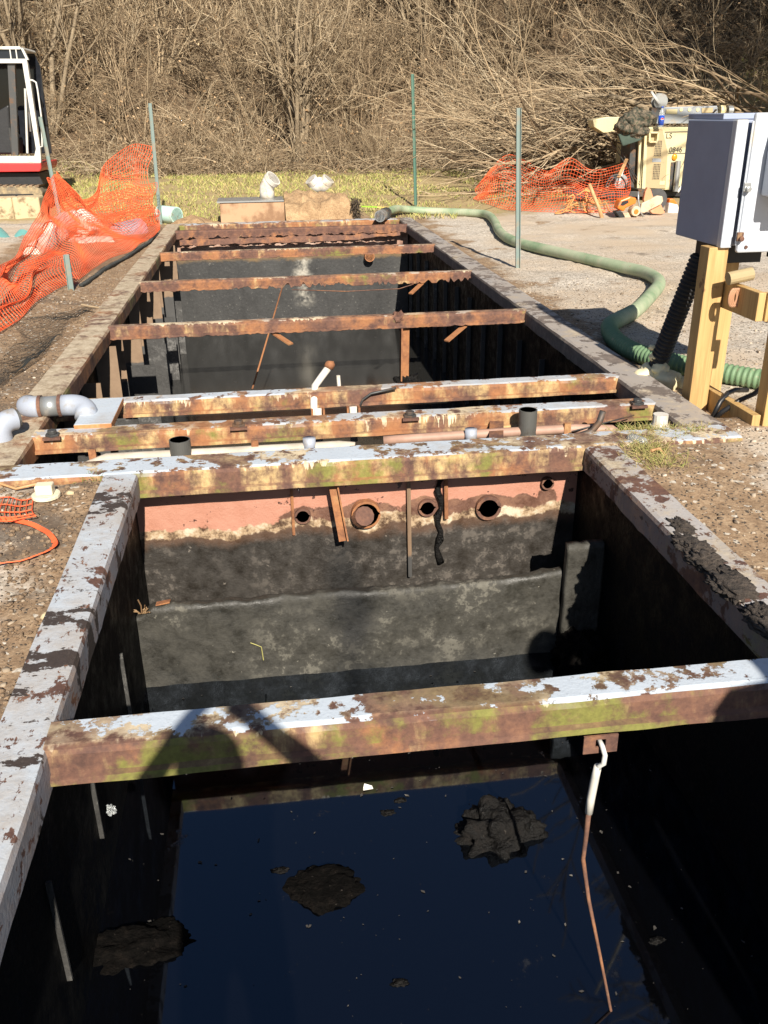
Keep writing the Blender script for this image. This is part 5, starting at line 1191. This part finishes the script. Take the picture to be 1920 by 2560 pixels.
# undergrowth of the thicket: twigs, stalks and dead leaves nobody could count
rg = np.random.default_rng(5); n = 10500
x = rg.uniform(-9, 20, n); y = 21.0+9.5*rg.random(n)**1.4; y -= np.clip((x-5.5)*.3, 0, 1.8)
z = np.array([gz(a_, b_, False) for a_, b_ in zip(x, y)])
D = np.stack([rg.normal(0, .8, n), rg.normal(-.1, .6, n), rg.uniform(.25, 1.4, n)], 1)
a = grow(np.stack([x, y, z], 1), D, rg.uniform(.4, 1.9, n), rg.uniform(.003, .009, n), np.full(n, .0025), 6, .10, -.13, rg)
b = kids(*a, 2, .2, .5, .5, .7, rg, 4, .15, -.05)
o = link('undergrowth', np_mesh('undergrowth', *tubes([a, b], 3)), M['bark']); tag(o, 'dense tangle of bare twigs and dead stalks on the hillside', 'undergrowth', kind='stuff')
def leaves(name, n, xr, yf, hmax, size, mat, label, cat, seed, flat=1.0):
    rg = np.random.default_rng(seed); x = rg.uniform(*xr, n); y = yf(x, rg, n)
    z = np.array([gz(a_, b_, False) for a_, b_ in zip(x, y)])+rg.random(n)**2.2*hmax+.02
    C_ = np.stack([x, y, z], 1); u = rg.normal(0, 1, (n, 3)); u /= np.linalg.norm(u, axis=1, keepdims=True); v = np.cross(u, rg.normal(0, 1, (n, 3))); v /= np.linalg.norm(v, axis=1, keepdims=True)
    s_ = rg.uniform(.5, 1.3, n)[:, None]*size; V = np.stack([C_-u*s_, C_-v*s_*.5, C_+u*s_, C_+v*s_*.5], 1).reshape(-1, 3)
    o = link(name, np_mesh(name, V, np.arange(n*4).reshape(n, 4)), mat); return tag(o, label, cat, kind='stuff')
leaves('dead_leaves', 15000, (-9, 20), lambda x, rg, n: 20.9+11*rg.random(n)**1.3-np.clip((x-5.5)*.3, 0, 1.8), 1.6, .035, M['deadleaf'], 'brown dead leaves caught in the thicket and fallen on the slope', 'leaves', 6)
# grass strip
rg = np.random.default_rng(9); n = 52000
x = rg.uniform(-8, 14, n); y = 14.9+6.6*rg.random(n)**.8
pn = np.array([mn.noise(Vector((a_*.7, b_*.9, 3)))+.5*mn.noise(Vector((a_*2.5, b_*2.5, 8))) for a_, b_ in zip(x, y)])
road = (x > 3.2) & (y < 16.3+.25*np.clip(x-3.2, 0, 3)) | (x < -2.4) & (y < 16.5)
k_ = (pn > -.22) & ~road & ~((x > -.72) & (x < 1.7) & (y < 15.8)); x, y, pn = x[k_], y[k_], pn[k_]; n = len(x)
z = np.array([gz(a_, b_, False) for a_, b_ in zip(x, y)])
hgt = rg.uniform(.025, .08, n)*(1+.5*np.clip(pn, 0, 1)); le = rg.normal(0, .5, (n, 2))*hgt[:, None]; an = rg.random(n)*PI; wd = .006+.004*rg.random(n)
sx = np.stack([np.cos(an)*wd, np.sin(an)*wd, np.zeros(n)], 1); B_ = np.stack([x, y, z-.005], 1); M_ = B_+np.stack([le[:, 0]*.35, le[:, 1]*.35, hgt*.6], 1); T_ = B_+np.stack([le[:, 0], le[:, 1], hgt], 1)
V = np.stack([B_-sx, B_+sx, M_+sx*.7, T_], 1).reshape(-1, 3)
o = link('grass', np_mesh('grass', V, np.arange(n*4).reshape(n, 4)), M['blade_grass']); tag(o, 'thin yellow green winter grass between the tank and the thicket', 'grass', kind='stuff')
def tuft(name, boxes, n, hmax, mat, label, cat, seed, kind=None):
    rg = np.random.default_rng(seed); L_ = []
    for (cx, cy, rx, ry), k in boxes: L_.append(np.stack([cx+rg.normal(0, rx, k), cy+rg.normal(0, ry, k)], 1))
    Q = np.concatenate(L_); n = len(Q); x, y = Q.T; z = np.array([gz(a_, b_) for a_, b_ in zip(x, y)])
    hh = rg.uniform(.25, 1, n)*hmax; D = np.stack([rg.normal(0, .7, n), rg.normal(0, .7, n), np.ones(n)], 1)
    a = grow(np.stack([x, y, z-.005], 1), D, hh, rg.uniform(.0013, .0026, n), np.full(n, .0005), 4, .12, -.2, rg)
    o = link(name, np_mesh(name, *tubes([a], 3)), mat); return tag(o, label, cat, kind=kind)
q = [G(1575, 1085), G(1650, 1085), G(1610, 1120), G(1640, 1150), G(1700, 1150), G(1740, 1080)]
tuft('rim_grass', [((q[0].x+.02, q[0].y, .05, .05), 320), ((q[1].x, q[1].y, .06, .05), 330), ((q[2].x, q[2].y, .06, .06), 380), ((q[3].x, q[3].y, .07, .06), 300), ((q[5].x, q[5].y, .05, .03), 200)], 0, .085, M['blade_grass'], 'tufts of green and straw coloured grass by the right rim corner', 'grass', 3, 'stuff')
q = G(238, 1190); tuft('weed', [((q.x, q.y-.01, .028, .025), 220)], 0, .05, M['green_grass'], 'small bright green weed at the left rim corner', 'weed', 4)
q = G(1730, 1085); tuft('weed', [((q.x, q.y, .03, .02), 120)], 0, .05, M['green_grass'], 'small green weed at the outer right corner of the cross beam', 'weed', 5)
q0, q1 = G(110, 1640), G(150, 1560)
rb = random.Random(3)

# ------------------------------------------------------------------ the people at the near end, whose shadows fall across the tank
def person(name, label, base, joints, edges, rad, head, hr, hairc, shirt, yawv=0):
    me = bpy.data.meshes.new('body'); me.from_pydata([Vector(j)+Vector(base) for j in joints], edges, [])
    R_ = thing('person', label, 'person', base)
    k = Mt(name+'_clothes_and_skin', .8); Z = k.xyz(k.n('NewGeometry').outputs['Position'])[2]
    zz = k.math('SUBTRACT', Z, base[2])
    c = k.mix(k.step(zz, .93, .95), (.04, .055, .10), shirt); c = k.mix(k.step(zz, head[2]-.17, head[2]-.16), c, (.55, .34, .25)); c = k.mix(k.step(zz, .085, .08), c, (.05, .035, .025)); k.color(c)
    o = link('body', me, k.m, R_)
    sm = o.modifiers.new('skin', 'SKIN'); sm.use_smooth_shade = True
    for i, r_ in enumerate(rad): me.skin_vertices[0].data[i].radius = (r_[0], r_[1]) if isinstance(r_, tuple) else (r_, r_)
    me.skin_vertices[0].data[0].use_root = True
    ss = o.modifiers.new('sub', 'SUBSURF'); ss.levels = 2; ss.render_levels = 2
    hc = Vector(base)+Vector(head)
    mb = MB().blob(hc+Vector((0, -.012, .035)), (.088, .105, .095), seed=2, sub=3, amp=.05); mb.build('hair', plain(name+'_hair', hairc, .7), R_, smooth=True)
    return R_, hc
def body(head, armL, armR):
    J = [(0, 0, .93), (0, 0, 1.10), (0, .01, 1.28), (0, 0, 1.38), (0, .02, head-.10), (0, .03, head), (0, .02, head+.09),
         (-.10, 0, .88), (-.11, .02, .50), (-.12, -.02, .09), (-.12, .14, .03), (.10, 0, .88), (.11, .02, .50), (.12, -.02, .09), (.12, .14, .03)]
    E_ = [(0, 1), (1, 2), (2, 3), (3, 4), (4, 5), (5, 6), (0, 7), (7, 8), (8, 9), (9, 10), (0, 11), (11, 12), (12, 13), (13, 14)]
    rd = [(.17, .12), (.155, .11), (.19, .12), (.10, .08), .055, (.078, .095), (.06, .07), .095, .062, .045, .04, .095, .062, .045, .04]
    for s_, arm in ((-1, armL), (1, armR)):
        k = len(J); J += [(s_*.17, 0, 1.36)]+list(arm); E_ += [(2, k), (k, k+1), (k+1, k+2)]; rd += [.062, .045, .030]
        w_ = Vector(arm[-1]); e_ = Vector(arm[-2]); d_ = (w_-e_).normalized(); side = Vector((-s_, 0, .25)).normalized()
        kw = k+2; J.append(tuple(w_+d_*.06)); E_.append((kw, len(J)-1)); rd.append((.034, .018)); kp = len(J)-1
        for f_ in range(4):
            off = side*(-.024+.016*f_); L_ = (.062, .072, .075, .058)[f_]
            J.append(tuple(Vector(J[kp])+d_*.03+off)); E_.append((kp, len(J)-1)); rd.append(.0085)
            J.append(tuple(Vector(J[-1])+d_*L_*.6+Vector((-s_*.018, .01, 0)))); E_.append((len(J)-2, len(J)-1)); rd.append(.0075)
        J.append(tuple(w_+d_*.02+side*.045)); E_.append((kw, len(J)-1)); rd.append(.010); J.append(tuple(Vector(J[-1])+d_*.035+side*.012)); E_.append((len(J)-2, len(J)-1)); rd.append(.009)
    return J, E_, rd
J, E2, rd = body(1.60, [(-.27, .13, 1.36), (-.11, .32, 1.50)], [(.30, .14, 1.46), (.12, .32, 1.54)])
R1, h1 = person('photographer', 'person in dark jeans behind the near end of the tank, both arms raised', (-.04, -.48, -.085), J, E2, rd, (0, .03, 1.60), .1, (.05, .035, .025), (.07, .09, .08))
J, E2, rd = body(1.57, [(-.27, .02, 1.12), (-.24, .16, .92)], [(.27, .02, 1.12), (.24, .16, .92)])
R2, h2 = person('onlooker', 'person in grey jacket standing beside the right rim near the viewer', (1.59, -.15, 0), J, E2, rd, (0, .03, 1.57), .1, (.10, .07, .05), (.16, .16, .17))
skin = plain('face_skin', (.55, .34, .25), .55)
for R_, h_ in ((R1, h1), (R2, h2)):
    for s_ in (-1, 1):
        MB().blob(h_+Vector((s_*.032, .098, .012)), (.012, .008, .008), sub=2, amp=0).build('eye', M['black'], R_); MB().blob(h_+Vector((s_*.082, .01, 0)), (.012, .022, .032), sub=2, amp=.05).build('ear', skin, R_, smooth=True)
    MB().blob(h_+Vector((0, .112, -.012)), (.013, .018, .024), sub=2, amp=.05).build('nose', skin, R_, smooth=True); MB().blob(h_+Vector((0, .095, -.055)), (.026, .010, .007), sub=2, amp=.05).build('mouth', M['strap'], R_, smooth=True)
